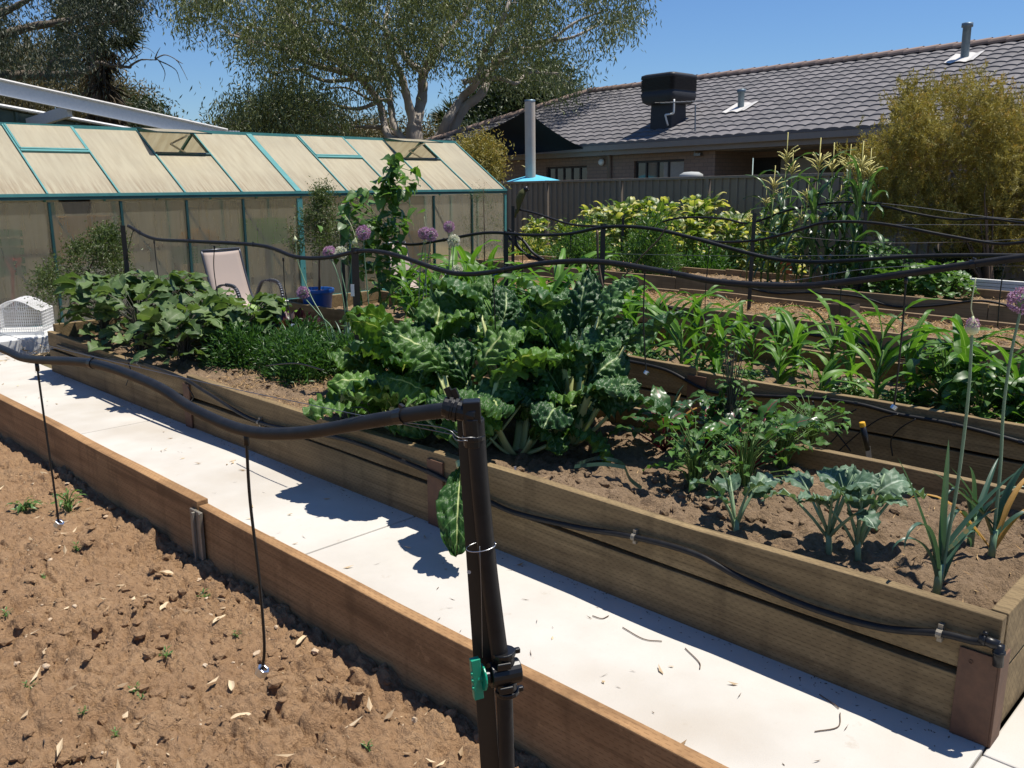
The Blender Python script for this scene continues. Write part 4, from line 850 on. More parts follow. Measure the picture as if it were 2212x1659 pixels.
tree('brown_gum_tree', 'olive brown gum tree beyond the dark branch at left', 'tree', [([b3_, onH(150, 230, 36)], .25, .15), (pl([(150, 250), (120, 180), (100, 100)], 36), .12, .04), (pl([(150, 240), (200, 170), (215, 110)], 36), .12, .04)], np.vstack([polyclumps([(20, 90), (150, 80), (240, 130), (262, 165), (225, 205), (230, 240), (180, 262), (20, 215), (-40, 160)], 170, 36, 3, 35, .45, 8)]), 'gumbrown', 'barkdark', b3_, None, .03, 70, .5, .24, .055, 1., .5)
for px, py, rx, ry, n, d, lab, mt in ((262, 235, 58, 42, 90, 40, 'olive leafy tree just above the sloping steel beam', 'gumbrown'), (305, 262, 34, 26, 50, 34, 'low dark conifer-like tree at the lower end of the steel beam', 'darkleaf'), (570, 300, 110, 20, 80, 36, 'dark hedge-like tree low behind the greenhouse ridge left of the gum trunk', 'gumshade'), (800, 296, 140, 20, 100, 37, 'bushy tree low behind the greenhouse ridge around the gum trunk', 'gumbrown'), (40, 245, 90, 45, 90, 38, 'dim tree behind the green shed roof', 'gumbrown'), (1000, 315, 60, 40, 60, 40, 'low dark tree at the foot of the pale gum trunks', 'darkleaf')):
    bb = onH(px, 330, d); bb[2] = 0
    tree('background_tree', lab, 'tree', [([bb, onH(px, py, d)], .15, .06)], blob(px, py, d, rx, ry, n), mt, 'barkdark', bb, 'low trees beyond the greenhouse', .02, 70, .36, .22, .06, .8, .8)
def palm(px, py, d, Lf, n, label, ty):
    b = onH(px, 330, d); b[2] = 0; c = onH(px, py, d); t = thing('palm_tree', label, 'palm', b)
    mb = MB(); mb.tube([b, c], [.25, .2], 10); mb.build('trunk', M['barkdark'], t, True)
    for nm, mt, els, kk in (('fronds', 'palm', (-.6, 1.2), n), ('dead_fronds', 'palmdead', (-1.5, -1.05), n)):
        if nm == 'dead_fronds' and not ty: continue
        f = MB()
        for k in range(kk):
            a = rng.uniform(0, 6.28); e = rng.uniform(*els); dr = np.array([cos(a)*cos(e), sin(a)*cos(e), sin(e)]); P = c+dr*Lf*.5
            if nm == 'dead_fronds': P = c+np.array([cos(a), sin(a), 0])*.25-np.array([0, 0, rng.uniform(.2, ty)]); 
            m = 26; cc = np.repeat(P[None], m, 0); D = dr+rng.normal(size=(m, 3))*.42+np.array([0, 0, -.25]); leaves_v(f, cc, D, Lf*.55*rng.uniform(.7, 1.1, m), .05*Lf, rng.random())
            f.tube([c, P], .02, 4, False)
        f.build(nm, M[mt], t)
palm(208, 55, 30, 1.5, 40, 'fan palm with a hanging skirt of dead fronds among the dark gum branches', 3.2)
palm(988, 272, 46, 1.5, 26, 'small distant fan palm between the pale gum trunks and the dark tree', 0)
# shrubs
bs = onX(1040, 470, 13.2); bs = np.array([13.05, 12.9, 0])
tree('shrub', 'small golden olive shrub behind the right end of the greenhouse', 'shrub', [([bs, bs+np.array([0, 0, 1.2])], .06, .03)], np.vstack([blob(1032, 352, 17.8, 40, 42, 60, .5), blob(1015, 390, 17.8, 40, 60, 40, .5)]), 'golden', 'barkdark', bs, None, .012, 150, .15, .085, .022, -.5, .8, trunkname='stem', crownname='foliage')
gb = np.array([11.9, 3.35, 0])
def gs(px, py, rx, ry, n, d=11.3, dep=.9): return blob(px, py, d, rx, ry, n, dep)
cent = [(2010, 225, 60, 48), (1950, 275, 55, 50), (2110, 190, 42, 36), (2105, 250, 60, 50), (2200, 240, 70, 55), (1905, 310, 48, 42), (2010, 320, 70, 55), (2120, 340, 75, 60), (2215, 340, 70, 70), (1850, 335, 26, 28), (1890, 385, 52, 55), (1975, 400, 70, 60), (2085, 430, 80, 60), (2190, 440, 80, 70), (1925, 460, 60, 55), (2020, 490, 80, 50), (2130, 520, 90, 50), (2230, 530, 80, 60), (2290, 300, 70, 80), (1995, 190, 30, 24), (2055, 205, 40, 28), (2290, 430, 80, 80)]; cent = [(2060+(x-2060)*1.0, 500+(y-500)*.95+4, rx*.9, ry*.9) for x, y, rx, ry in cent]
gc = np.vstack([np.vstack([gs(x, y, rx, ry, int(rx*ry/85), 11.3, .45)+HD*rng.uniform(-.55, .55)]) for x, y, rx, ry in cent])
gt = thing('bottlebrush_bush', 'large golden olive bush at the right in front of the house', 'bush', gb)
woody([([gb, gb+np.array([.1, .1, .8])], .08, .06)]+[([gb+np.array([0, 0, .2]), gb*.75+c*.25+np.array([0, 0, .2]), (gb+c)/2+np.array([0, 0, .15])], .02, .008) for c in gc[rng.choice(len(gc), 10)]], gc, .012, wob_=.06, maxr=.02).build('stems', M['twig'], gt, True)
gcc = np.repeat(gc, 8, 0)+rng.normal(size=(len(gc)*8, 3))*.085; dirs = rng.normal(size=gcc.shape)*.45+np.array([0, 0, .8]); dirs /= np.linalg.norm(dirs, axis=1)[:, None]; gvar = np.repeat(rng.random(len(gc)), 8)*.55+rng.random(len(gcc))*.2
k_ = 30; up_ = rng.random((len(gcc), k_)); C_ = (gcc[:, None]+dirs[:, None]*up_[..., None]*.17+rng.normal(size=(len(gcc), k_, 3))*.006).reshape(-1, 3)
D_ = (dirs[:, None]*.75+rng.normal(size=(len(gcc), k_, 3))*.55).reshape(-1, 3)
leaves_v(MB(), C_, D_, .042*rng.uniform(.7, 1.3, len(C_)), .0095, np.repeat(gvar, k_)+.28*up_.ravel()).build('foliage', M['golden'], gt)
def wispy(base, top, spread, n, leaf, label, name='shrub', nl=60, L=.028, wd=.009, sig=.05, trunk=.012, lowfrac=.2, group=None, flat=1):
    base = np.array(base, float); top = np.array(top, float); H_ = top-base; c = []
    for k in range(n):
        h = rng.uniform(lowfrac, 1); r = spread*(sin(min(1, (1-h)*1.6+.12)*pi*.5))*rng.random()**.5; a = rng.uniform(0, 6.28); c.append(base+H_*h+np.array([cos(a)*r, sin(a)*r*flat, 0]))
    return tree(name, label, 'shrub', [([base, base+H_*.5+rng.normal(size=3)*.02, top], trunk, .004)], np.array(c), leaf, 'twig', base, group, .006, nl, sig, L, wd, -.4, .8, wob_=.1, maxr=.006, trunkname='stem', crownname='foliage')
wispy(onY(690, 628, 7.8), onY(695, 405, 7.8), .28, 70, 'finegreen', 'small feathery tree growing in the blue tub before the wide green post', nl=75, lowfrac=.38, L=.032, wd=.011)
wispy(onY(1046, 600, 9.3), onY(1045, 408, 9.3), .34, 60, 'finegreen', 'thin wispy shrub against the right end of the greenhouse', nl=30, lowfrac=.15, L=.03, wd=.006)
wispy(onY(145, 690, 8.95), onY(228, 502, 8.95), .42, 75, 'finegreen', 'bushy shrub with curled dark pods behind the eggplants at left', nl=110, lowfrac=.25, L=.032, wd=.014)
sobj = [o for o in sc.objects if o.get('label', '').startswith('bushy shrub with curled')][0]
for k in range(48):
    c = onY(rng.uniform(140, 300), rng.uniform(560, 690), 8.85)+rng.normal(size=3)*.04; a = rng.uniform(0, 6.28); MB().tube([c+np.array([cos(a)*x, sin(a)*x, z]) for x, z in ((-.022, .01), (0, -.002), (.022, .012))], .004, 5).build('pod', M['barkdark'], sobj, True)
# ---------------------------------------------------------------- crops
def chard(base, n, label, Hs=.28, Ls=.40, Ws=.28, lean=None, elr=(.75, 1.45), mat='chard', bendr=(1.2, 2.2)):
    b = np.array(base, float); t = thing('silverbeet_plant', label, 'silverbeet', b, 'silverbeet plants in the nearest bed')
    for k in range(n):
        az = k*2.4+rng.uniform(-.3, .3); el = lerp(elr[1], elr[0], (k/n)**.8)+rng.uniform(-.1, .1); s = rng.uniform(.8, 1.15)*(1 if k > 2 else 1.1); sl = Hs*s*rng.uniform(.8, 1.2)
        if lean is not None: az = lean
        d = np.array([cos(az)*cos(el), sin(az)*cos(el), sin(el)]); o = b+np.array([cos(az), sin(az), 0])*.035; tip = o+d*sl
        mb = MB(); putleaf(mb, tip, az, roll=rng.uniform(-.5, .5)*(lean is None), L=Ls*s*.95, W=Ws*s*1.1, prof='spat', el=el, bend=rng.uniform(*bendr), nU=34, nV=44, fold=rng.uniform(-.5, .12), ruf=.05, rf=rng.uniform(5, 9), puck=.080, vein=7, bp=1.3)
        lf = mb.build('leaf', M[mat], t, True)
        st = MB(); sd = np.array([-sin(az), cos(az), 0]); P = [o+d*sl*q-np.array([0, 0, .012*sin(q*pi)]) for q in np.linspace(0, 1.08, 6)]
        for i in range(5):
            pass
        w_ = np.linspace(.020, .011, 6)*s*1.5; V = []
        up = np.cross(d, sd)
        for p, q in zip(P, w_): V += [[p+sd*q*cos(a)+up*q*.38*sin(a) for a in np.linspace(0, 6.28, 9)[:-1]]]
        loft(st, V); st.build('stalk', M['chardstalk'], lf, True)
    return t
chard((3.16, 4.02, .28), 13, 'silverbeet at the left end of the row, spreading low over bare mulch', .22, .34, .25)
chard((2.94, 3.12, .28), 15, 'big silverbeet with thick pale stalks bent over the sleeper edge behind the elbow pipe', .31, .36, .25)
chard((3.55, 3.45, .28), 19, 'tall upright silverbeet standing highest in the middle of the row', .46, .36, .23, elr=(.7, 1.5), mat='kale')
chard((3.36, 2.86, .28), 17, 'dark crinkled silverbeet at the right end of the row beside the bare soil', .26, .30, .22, mat='kale')
chard((3.60, 4.30, .28), 13, 'silverbeet at the back of the bed nearest the purple flower heads', .30, .40, .25, elr=(.8, 1.4))
chard((3.30, 3.85, .28), 12, 'silverbeet hidden in the middle of the clump with leaf tips raised', .32, .42, .26, elr=(.9, 1.45))
chard((3.66, 3.08, .28), 14, 'silverbeet against the back board with one erect pointed leaf', .46, .38, .20, elr=(1.0, 1.5), bendr=(.5, 1.8), mat='kale')
chard((2.92, 3.62, .28), 12, 'low silverbeet leaning over the front sleeper left of the elbow pipe', .16, .36, .28, elr=(.5, 1.35)); chard((3.08, 2.95, .28), 11, 'low silverbeet filling the front of the clump right of the elbow pipe', .16, .30, .24, elr=(.5, 1.35))
hl_ = chard((2.60, 2.83, .385), 1, 'single drooping silverbeet leaf hanging over the front sleeper beside the black post', .05, .46, .18, lean=pi+.75, elr=(-.35, -.3), bendr=(1.2, 1.25))
def leafyplant(name, label, cat, base, spots, stemf, leafkw, mat, stemmat, group=None, stem_r=.006, pet=.05, org=True, stemname='stem'):
    b = np.array(base, float); t = thing(name, label, cat, b, group) ; st = MB(); mb = MB()
    for p, az, kw in spots:
        q = b+np.array(p); a = np.array(stemf(p))+b
        st.tube([b+np.array([0, 0, -.02]), (b+a)/2+rng.normal(size=3)*.006, a], [stem_r, stem_r*.8, stem_r*.6], 5, False); st.tube([a, q], stem_r*.45, 4, False)
        putleaf(mb, q, az, **{**leafkw, **kw})
    st.build(stemname, M[stemmat], t, True); mb.build('foliage', M[mat], t, True); return t
def eggplant(base, label, h=.5, n=84, r=.31):
    sp = []
    for k in range(n):
        a = rng.uniform(0, 6.28); z = h*(.10+.9*rng.random()**.7); rr = r*(.25+.75*rng.random()**.6)*(1.1-.5*z/h); s = rng.uniform(.7, 1.2)
        sp.append(((cos(a)*rr, sin(a)*rr, z), a+rng.uniform(-.7, .7), dict(L=.17*s, W=.13*s, el=rng.uniform(-.1, .8), bend=rng.uniform(.5, 1.4), roll=rng.uniform(-.7, .7))))
    t = leafyplant('eggplant', label, 'eggplant', base, sp, lambda p: (p[0]*.25, p[1]*.25, p[2]*.75), dict(prof='egg', nU=6, nV=14, fold=.22, ruf=.05, rf=2.2, puck=.03, vein=6), 'egg', 'eggstem', 'eggplants at the far end of the nearest bed')
    return t
for x, y, l in ((2.93, 7.62, 'eggplant at the far left corner of the bed beside the blue pot'), (3.45, 7.5, 'eggplant at the back of its group in front of the steel post'), (2.92, 6.95, 'eggplant overhanging the front sleeper, second from the far corner'), (3.4, 6.8, 'eggplant in front of the sling chair backrest'), (2.95, 6.25, 'eggplant at the near end of its group beside the bare mulch'), (3.45, 6.2, 'eggplant beside the lime and red lettuces')): eggplant((x, y, .28), l, rng.uniform(.48, .56) if y > 6.9 else rng.uniform(.38, .44))
def herbmass(name, label, cat, base, rx, h, n, mat, L, wd, group=None, stems=10, up=.5, smat='cornstalk'):
    b = np.array(base, float); t = thing(name, label, cat, b, group); st = MB(); k = n//14
    a = rng.normal(size=(k, 3)); a /= np.linalg.norm(a, axis=1)[:, None]; a[:, 2] = np.abs(a[:, 2]); a *= rng.random((k, 1))**.4; c = b+a*np.array([rx, rx, h])
    for q in c[:stems*3]: st.tube([b+rng.normal(size=3)*.02*np.array([1, 1, 0]), (b+q)/2+np.array([0, 0, .05*h]), q], [.005, .004, .002], 4, False)
    st.build('stem', M[smat], t, True)
    cc = np.repeat(c, 14, 0)+rng.normal(size=(k*14, 3))*L*.8; out = (cc-b); out[:, 2] *= .3; D = out/(np.linalg.norm(out, axis=1)[:, None]+1e-6)*.7+rng.normal(size=cc.shape)*.6+np.array([0, 0, up])
    var = np.repeat(rng.random(k), 14)*.5+rng.random(len(cc))*.5
    leaves_v(MB(), cc, D, L*rng.uniform(.7, 1.3, len(cc)), wd*rng.uniform(.7, 1.3, len(cc)), var).build('foliage', M[mat], t); return t
G5 = 'feathery marigold-like herbs in the nearest bed'
for x, y, l in ((3.22, 5.9, 'feathery green herb nearest the front sleeper beside the eggplants'), (3.38, 5.5, 'feathery green herb in the middle of its patch'), (3.66, 5.75, 'feathery green herb at the back of its patch under the hanging dripper'), (3.30, 5.2, 'feathery green herb at the near end of its patch beside the bare mulch'), (3.58, 5.05, 'feathery green herb touching the silverbeet')): herbmass('herb_plant', l, 'herb', (x, y, .27), .25, .29, 3200, 'herb', .05, .014, G5)
def lettuce(base, label, mat, n=26, h=.22, r=.13):
    b = np.array(base, float); t = thing('lettuce', label, 'lettuce', b); mb = MB()
    for k in range(n):
        az = k*2.4; el = lerp(1.45, .7, k/n); putleaf(mb, b+np.array([cos(az), sin(az), 0])*.02, az, L=h*rng.uniform(.8, 1.2), W=r*rng.uniform(.8, 1.1), prof='let', el=el, bend=rng.uniform(.1, .7), nU=8, nV=10, fold=.35, ruf=.10, rf=3, puck=.03)
    mb.build('leaves', M[mat], t, True); return t
lettuce((3.72, 6.35, .30), 'bright lime green lettuce bolting in front of the sling chair', 'lime', 40, .34); lettuce((3.5, 6.9, .30), 'second lime lettuce, half hidden by eggplant leaves', 'lime', 30, .30)
lettuce((3.70, 5.95, .30), 'dark red lettuce at the back board beside the blue tub', 'redlet', 30, .32, .12); lettuce((3.62, 6.6, .30), 'dark red lettuce between the two lime lettuces', 'redlet', 26, .30, .12)
def tomato(base, label, h=.28, r=.2, n=60, mat='tomato', L=.075, W=.04, name='capsicum_plant', cat='capsicum', group=None, smat='cornstalk', el=(-.2, .6)):
    sp = []
    for k in range(n):
        a = rng.uniform(0, 6.28); z = h*(.3+.7*rng.random()); rr = r*rng.random()**.5*(1.15-.5*z/h); s = rng.uniform(.6, 1.25)
        sp.append(((cos(a)*rr, sin(a)*rr, z), a+rng.uniform(-1, 1), dict(L=L*s, W=W*s, el=rng.uniform(*el), bend=rng.uniform(.5, 1.6), roll=rng.uniform(-.6, .6))))
    return leafyplant(name, label, cat, base, sp, lambda p: (p[0]*.35, p[1]*.35, p[2]*.7), dict(prof='lance', nU=4, nV=8, fold=.25, ruf=.10, rf=2.5), mat, smat, group, .0045)
G6 = 'small capsicum seedlings in the nearest bed'
for (px, py), l, h in (((1500, 1055), 'small leafy capsicum standing left of the others on bare soil', .25), ((1605, 1060), 'small leafy capsicum between the broccoli and the beets', .27), ((1690, 1010), 'small leafy capsicum behind the broccoli near the back board', .24), ((1560, 985), 'small leafy capsicum behind the first two, beside the beets', .26), ((1750, 960), 'small leafy capsicum left of the garden knife', .2)): tomato(onZ(px, py, .29), l, h*1.2, .20, 62, 'tomato', .068, .038, group=G6)
def beet(base, label, n=11, h=.16):
    b = np.array(base, float); t = thing('beet_plant', label, 'beet', b, 'beets in the nearest bed'); st = MB(); mb = MB()
    for k in range(n):
        az = k*2.4+rng.uniform(-.4, .4); el = rng.uniform(.6, 1.4); d = np.array([cos(az)*cos(el), sin(az)*cos(el), sin(el)]); s = rng.uniform(.8, 1.2); tip = b+d*h*s
        st.tube([b, tip, tip+d*.05], [.0055, .004, .003], 5); putleaf(mb, tip, az, roll=rng.uniform(-.4, .4), L=.17*s, W=.09*s, prof='ov', el=el, bend=rng.uniform(1., 2.2), nU=8, nV=12, fold=.1, ruf=.09, rf=3, puck=.05, vein=6)
    st.build('stalks', M['beetstalk'], t, True); mb.build('leaves', M['beet'], t, True); return t
beet((3.68, 2.25, .29), 'glossy beet with crimson stalks, tallest, beneath the tall weed', 13, .22); beet((3.62, 1.95, .29), 'glossy beet with crimson stalks against the back board right of the others', 11, .18); beet((3.6, 2.42, .29), 'glossy beet with crimson stalks nearest the silverbeet', 10, .15)
tw_ = tomato((3.7, 2.12, .29), 'tall narrow weed with small leaves rising behind the beets', .62, .09, 60, 'tomato', .06, .026, 'tall_weed', 'weed', None, 'eggstem')
def broc(base, label, n=9, h=.13, lean=0):
    b = np.array(base, float); t = thing('broccoli_plant', label, 'broccoli', b, 'broccoli plants in the nearest bed'); st = MB(); mb = MB(); top = b+np.array([.02, .02, h*.5]); st.tube([b-np.array([0,0,.02]), top], [.012, .011], 8)
    for k in range(n):
        az = k*2.4+rng.uniform(-.5, .5); el = rng.uniform(.65, 1.3); d = np.array([cos(az)*cos(el), sin(az)*cos(el), sin(el)]); s = rng.uniform(.8, 1.2); tip = top+d*h*s*.9
        st.tube([top-np.array([0, 0, rng.uniform(.0, .06)]), (top+tip)/2-np.array([0,0,.008]), tip, tip+d*.07*s], [.007, .006, .005, .003], 6)
        putleaf(mb, tip, az, roll=rng.uniform(-.5, .5), L=.135*s, W=.10*s, prof='ov', el=el-.1, bend=rng.uniform(.9, 1.9), nU=14, nV=20, fold=.2, ruf=.075, rf=4.6, puck=.05, vein=6)
    st.build('stalks', M['brocstalk'], t, True); mb.build('leaves', M['broc'], t, True); return t
broc(onZ(1592, 1160, .28), 'small blue green broccoli plant standing alone at the left', 7, .12); broc(onZ(1792, 1200, .28), 'blue green broccoli plant in the middle of the three', 9, .17); broc(onZ(1855, 1212, .28), 'blue green broccoli plant nearest the leek', 9, .16)
def leek(base, label, n=8, L=.42, lean=.2, dry=0, stalk=None, head=None, fan=None):
    b = np.array(base, float); t = thing('leek', label, 'leek', b); mb = MB(); dm = MB()
    for k in range(n):
        az = (k % 2)*pi+(fan if fan is not None else .8)+rng.uniform(-.55, .55); el = rng.uniform(.75, 1.4)
        putleaf(dm if k < dry else mb, b+np.array([0, 0, .02+.016*k]), az, L=L*rng.uniform(.65, 1.15), W=.026, prof='strap', el=el, bend=rng.uniform(.1, .8) if k > n*.55 else rng.uniform(1.5, 3.4), nU=4, nV=14, fold=.55, bp=3.0, side=rng.uniform(-.1, .1))
    st = MB(); st.tube([b-np.array([0,0,.02]), b+np.array([0,0,.12])], [.014, .012], 8)
    st.build('shank', M['leekstalk'], t, True); mb.build('leaves', M['leek'], t, True)
    if dry: dm.build('dry_leaves', M['dryleaf'], t, True)
    if stalk is not None: flowerstalk(t, stalk, head)
    return t
def florets(c, r, mat_, t, n=330, squash=1., dens=1.):
    a = rng.normal(size=(n, 3)); a /= np.linalg.norm(a, axis=1)[:, None]; mb = MB(); rr = r*rng.uniform(.78, 1.0, n)
    C = c+a*rr[:, None]*np.array([1, 1, squash]); 
    for k in range(3): leaves_v(mb, C, a*.45+rng.normal(size=(n, 3))*.7, r*.25, r*.14, rng.random(n))
    st = MB()
    for k in range(40): st.tube([c, C[k]], r*.012, 3, False)
    core = MB().lathe([(0, -r*.6), (r*.45, -r*.42), (r*.62, 0), (r*.45, r*.42), (0, r*.6)], c, 10)
    h = mb.build('flower_head', mat_, t); core.build('core', M['leekstalk'], h, True); return h
def budgeo(c, r, dr, spout):
    m = MB(); d = np.array(dr, float); d /= np.linalg.norm(d)
    P = [c-d*r*1.1, c-d*r*.8, c-d*r*.2, c+d*r*.5, c+d*r*1.1, c+d*(r*1.6)]; m.tube(P, [r*.25, r*.75, r, r*.7, r*.3, r*.14], 10)
    if len(spout): m.tube(spline([P[-1]]+list(spout), 5), [.0018]*(len(spout)*5+1) if False else .0018, 5)
    return m
def flowerstalk(t, pts, head, r=.0062):
    S = spline(pts, 8); MB().tube(S, np.linspace(r, r*.72, len(S)), 7).build('flower_stalk', M['leekstalk'], t, True)
    if head[0] == 'bud': budgeo(S[-1]+(S[-1]-S[-2])*.5, head[1], S[-1]-S[-3], head[2] if len(head) > 2 else []).build('bud', M['bud'], t, True)
    elif head[0] == 'half': budgeo(S[-1]+(S[-1]-S[-2])*.3, head[1], S[-1]-S[-3], head[2]).build('bud', M['bud'], t, True); florets(S[-1]+np.array([0, 0, head[1]*.75]), head[1]*.95, M['allp'], t, 140)
    else: florets(S[-1]+np.array([0, 0, head[1]*.6]), head[1], M[head[0]], t)
P_ = lambda x, q: [onX(a, b, x) for a, b in q]
H_ = lambda d, q: [onH(a, b, d) for a, b in q]
lk1 = onZ(2022, 1290, .27); dl = float(lk1@HD); lk2 = onZ(2140, 1212, .27); dl2 = float(lk2@HD)
leek(lk1, 'nearest leek with a single tall stalk and half-open bud', 9, .40, stalk=H_(dl, [(2030, 1270), (2050, 1150), (2072, 1020), (2092, 850), (2100, 712)]), head=('half', .022, H_(dl, [(2098, 660), (2108, 600)])), fan=-.4)
leek(lk2, 'leek with bent yellow dry leaves at the right edge of the bed', 9, .36, dry=3, stalk=H_(dl2, [(2142, 1200), (2160, 1020), (2168, 880), (2185, 760), (2206, 665)]), head=('allp', .042), fan=-.8)
leek(onZ(2095, 1180, .28), 'slim leek behind the two flowering leeks', 6, .34, fan=-.5)
lk3 = onZ(1443, 962, .29); leek(lk3, 'lone leek behind the silverbeet in front of the second bed', 7, .30, dry=1, fan=-.6)
fl = MB(); a0 = onZ(1250, 1000, .31)
for q in ([(1245, 1003), (1290, 990), (1340, 1000), (1360, 1035), (1385, 1055)], [(1240, 1008), (1300, 1003), (1350, 1010)]): 
    Pq = spline([onZ(x, y, .33) for x, y in q], 6); wd_ = np.array([.0, .0, .014]); fl.grid(np.stack([Pq-wd_*.6, Pq+wd_*.6+np.array([.006, 0, 0])], 1), np.stack([np.tile([1., .5, .4], (len(Pq), 1))]*2, 1))
simple('fallen_leek_leaf', 'leek', 'folded leek leaf lying on the soil in front of the silverbeet', 'leaf', fl, tuple(a0))
def allium(pts, head, label, plane=3.72, r=.0048, group='flowering onions behind the nearest bed'):
    q = P_(plane, pts); b = q[0].copy(); b0 = b.copy(); b0[2] = .28
    t = thing('flowering_onion', label, 'onion', b0, group); flowerstalk(t, [b0+np.array([0, -.0, 0])]+q, head, r)
    mb = MB()
    for k in range(4): putleaf(mb, b0+np.array([0, 0, .05]), rng.uniform(0, 6.28), L=rng.uniform(.25, .4), W=.018, prof='strap', el=rng.uniform(.9, 1.4), bend=rng.uniform(.3, 2.4), nU=2, nV=9, fold=.4, bp=2.5)
    mb.build('leaves', M['leek'], t, True); return t
pa = 3.72
allium([(705, 705), (672, 640), (645, 570), (638, 520)], ('bud', .017, P_(pa, [(637, 490), (637, 468)])), 'closed pale green bud with upright spout, leftmost of the onions')
allium([(720, 715), (690, 680), (655, 640)], ('allp', .047), 'pinkish purple onion head leaning low to the left beside the blue tub')
allium([(752, 735), (742, 650), (728, 590), (712, 553)], ('allp', .045), 'pale purple onion head overlapping the white one on the pipe')
allium([(756, 735), (748, 640), (738, 590), (737, 555)], ('allw', .045), 'whitish onion head overlapping the pale purple one on the pipe')
allium([(745, 710), (750, 640), (760, 560), (766, 525)], ('bud', .021, P_(pa, [(758, 485), (745, 465)])), 'cream bud with a bent spout beside the darkest purple onion head')
allium([(800, 700), (793, 620), (788, 560), (785, 512)], ('allp', .048), 'darkest purple onion head, highest of the left group')
allium([(772, 730), (774, 700), (775, 690)], ('allw', .026), 'small white onion head low among the stalks above the silverbeet')
G7 = 'flowering onions in the second bed'; pb_ = 5.05
allium([(922, 665), (920, 600), (918, 525)], ('bud', .018, P_(pb_, [(919, 492), (916, 468)])), 'closed green bud left of the paired purple onion heads', pb_, .0058, G7)
allium([(905, 660), (908, 580), (917, 512)], ('allp', .052), 'left of the paired purple onion heads in front of the greenhouse', pb_, .0058, G7)
allium([(912, 660), (922, 580), (931, 515)], ('allp', .054), 'right of the paired purple onion heads in front of the greenhouse', pb_, .0058, G7)
allium([(965, 665), (970, 580), (970, 497)], ('allp', .046), 'purple onion head standing highest of the right group', pb_, .0058, G7)
allium([(972, 665), (976, 600), (980, 528)], ('allw', .050), 'greenish white onion head just below the highest purple one', pb_, .0058, G7)
allium([(990, 640), (988, 600), (988, 590)], ('allw', .045), 'fading whitish onion head just under the second pipe', pb_, .0058, G7)
allium([(945, 665), (945, 640), (944, 628)], ('allp', .036), 'small purple onion head low among the maize leaves', pb_, .005, G7)
allium([(940, 690), (936, 670), (935, 656)], ('allp', .030), 'faded small purple onion head lowest above the silverbeet', pb_, .005, G7)
# maize
def corn(label, h=.24, n=8, L=.50, W=.066, tall=False, group=None):
    t = thing('tall_maize' if tall else 'young_maize', label, 'maize', (0,0,0), group, org=False); st = MB(); mb = MB(); lf = 'corntall' if tall else 'corn'
    st.tube([(0,0,-.02), (rng.uniform(-.02,.02), rng.uniform(-.02,.02), h*.5), (rng.uniform(-.03,.03), 0, h)], [.013, .011, .006] if not tall else [.016, .013, .006], 7)
    ax = rng.uniform(0, 3.14)
    for k in range(n):
        z = h*(.12+.86*k/n); az = ax+(k % 2)*pi+rng.uniform(-.6, .6); f = k/n
        putleaf(mb, (0, 0, z), az, roll=rng.uniform(-.25, .25), L=L*rng.uniform(.8, 1.15)*(1-.25*abs(f-.5)), W=W*rng.uniform(.7, 1.1), prof='strap', el=lerp(.9, 1.3, f)+rng.uniform(-.2, .2), bend=rng.uniform(1.5, 2.5)*(1.1-.45*f)*(1.4 if tall else 1.08), nU=4, nV=14, fold=.32, ruf=.13, rf=2.2, bp=1.5, side=rng.uniform(-.12, .12))
    st.build('stalk', M['cornstalk'], t, True); mb.build('leaves', M[lf], t, True)
    if tall:
        ts = MB(); ts.tube([(0, 0, h-.05), (0, 0, h+.15), (.005, 0, h+.42)], [.006, .005, .006], 5)
        for k in range(13):
            a = k*2.4+rng.uniform(-.3, .3); e = rng.uniform(.35, 1.1); z = h+.08+.008*k; l = rng.uniform(.12, .2)
            ts.tube([(0, 0, z), (cos(a)*cos(e)*l*.5, sin(a)*cos(e)*l*.5, z+sin(e)*l*.6), (cos(a)*cos(e)*l, sin(a)*cos(e)*l, z+sin(e)*l*.9)], [.004, .007, .006], 5)
        ts.build('tassel', M['tassel'], t, True)
        a = rng.uniform(0, 6.28); ea = MB(); d = np.array([cos(a)*.35, sin(a)*.35, .94]); c = np.array([cos(a)*.02, sin(a)*.02, h*.5]); ea.tube([c, c+d*.06, c+d*.14, c+d*.2], [.012, .024, .022, .008], 8)
        eo = ea.build('ear', M['cornstalk'], t, True); leaves_v(MB(), np.repeat((c+d*.19)[None], 14, 0), rng.normal(size=(14, 3))+d, .05, .006, .5).build('silk', M['tassel'], eo)
    return t
LC = 'young maize plant in the second bed behind the black hose'; GC = 'young maize plants in the second bed'
pro = [corn(LC, .27+.035*k, 8+k % 2, .46+.03*k, .060+.003*k, group=GC) for k in range(4)]
first = set()
cpos = []
for xr in (5.28, 5.72, 6.02):
    y = .78+rng.uniform(0, .2)
    while y < 7.9: cpos.append((xr+rng.uniform(-.06, .06), y+rng.uniform(-.06, .06))); y += .37 if y < 4 else .27
for k, (x, y) in enumerate(cpos):
    if pv((x, y, .6))[0] < 865: continue
    j = k % 4; s = (.80+.35*rng.random())*(1.18 if y > 4.2 else 1)*(1.06 if y < 2.0 else 1) * (.86 if 2.1 < y < 3.4 and x < 5.5 else 1)
    if j not in first: first.add(j); place(pro[j], (x, y, .25), rng.uniform(0, 6.28), s)
    else: dup(pro[j], (x, y, .25), rng.uniform(0, 6.28), s)
LT = 'tall maize plant with pale tassel and green ears in the farthest bed'; GT = 'tall maize plants in the farthest bed'
prt = [corn(LT, 1.15+.12*k, 11, .62, .075, True, GT) for k in range(3)]
tpos = [(1672, 395), (1700, 330), (1712, 360), (1770, 345), (1800, 350), (1835, 350), (1862, 352), (1655, 430), (1690, 420), (1745, 420), (1880, 362), (1620, 470), (1730, 470), (1815, 430), (1850, 420)]
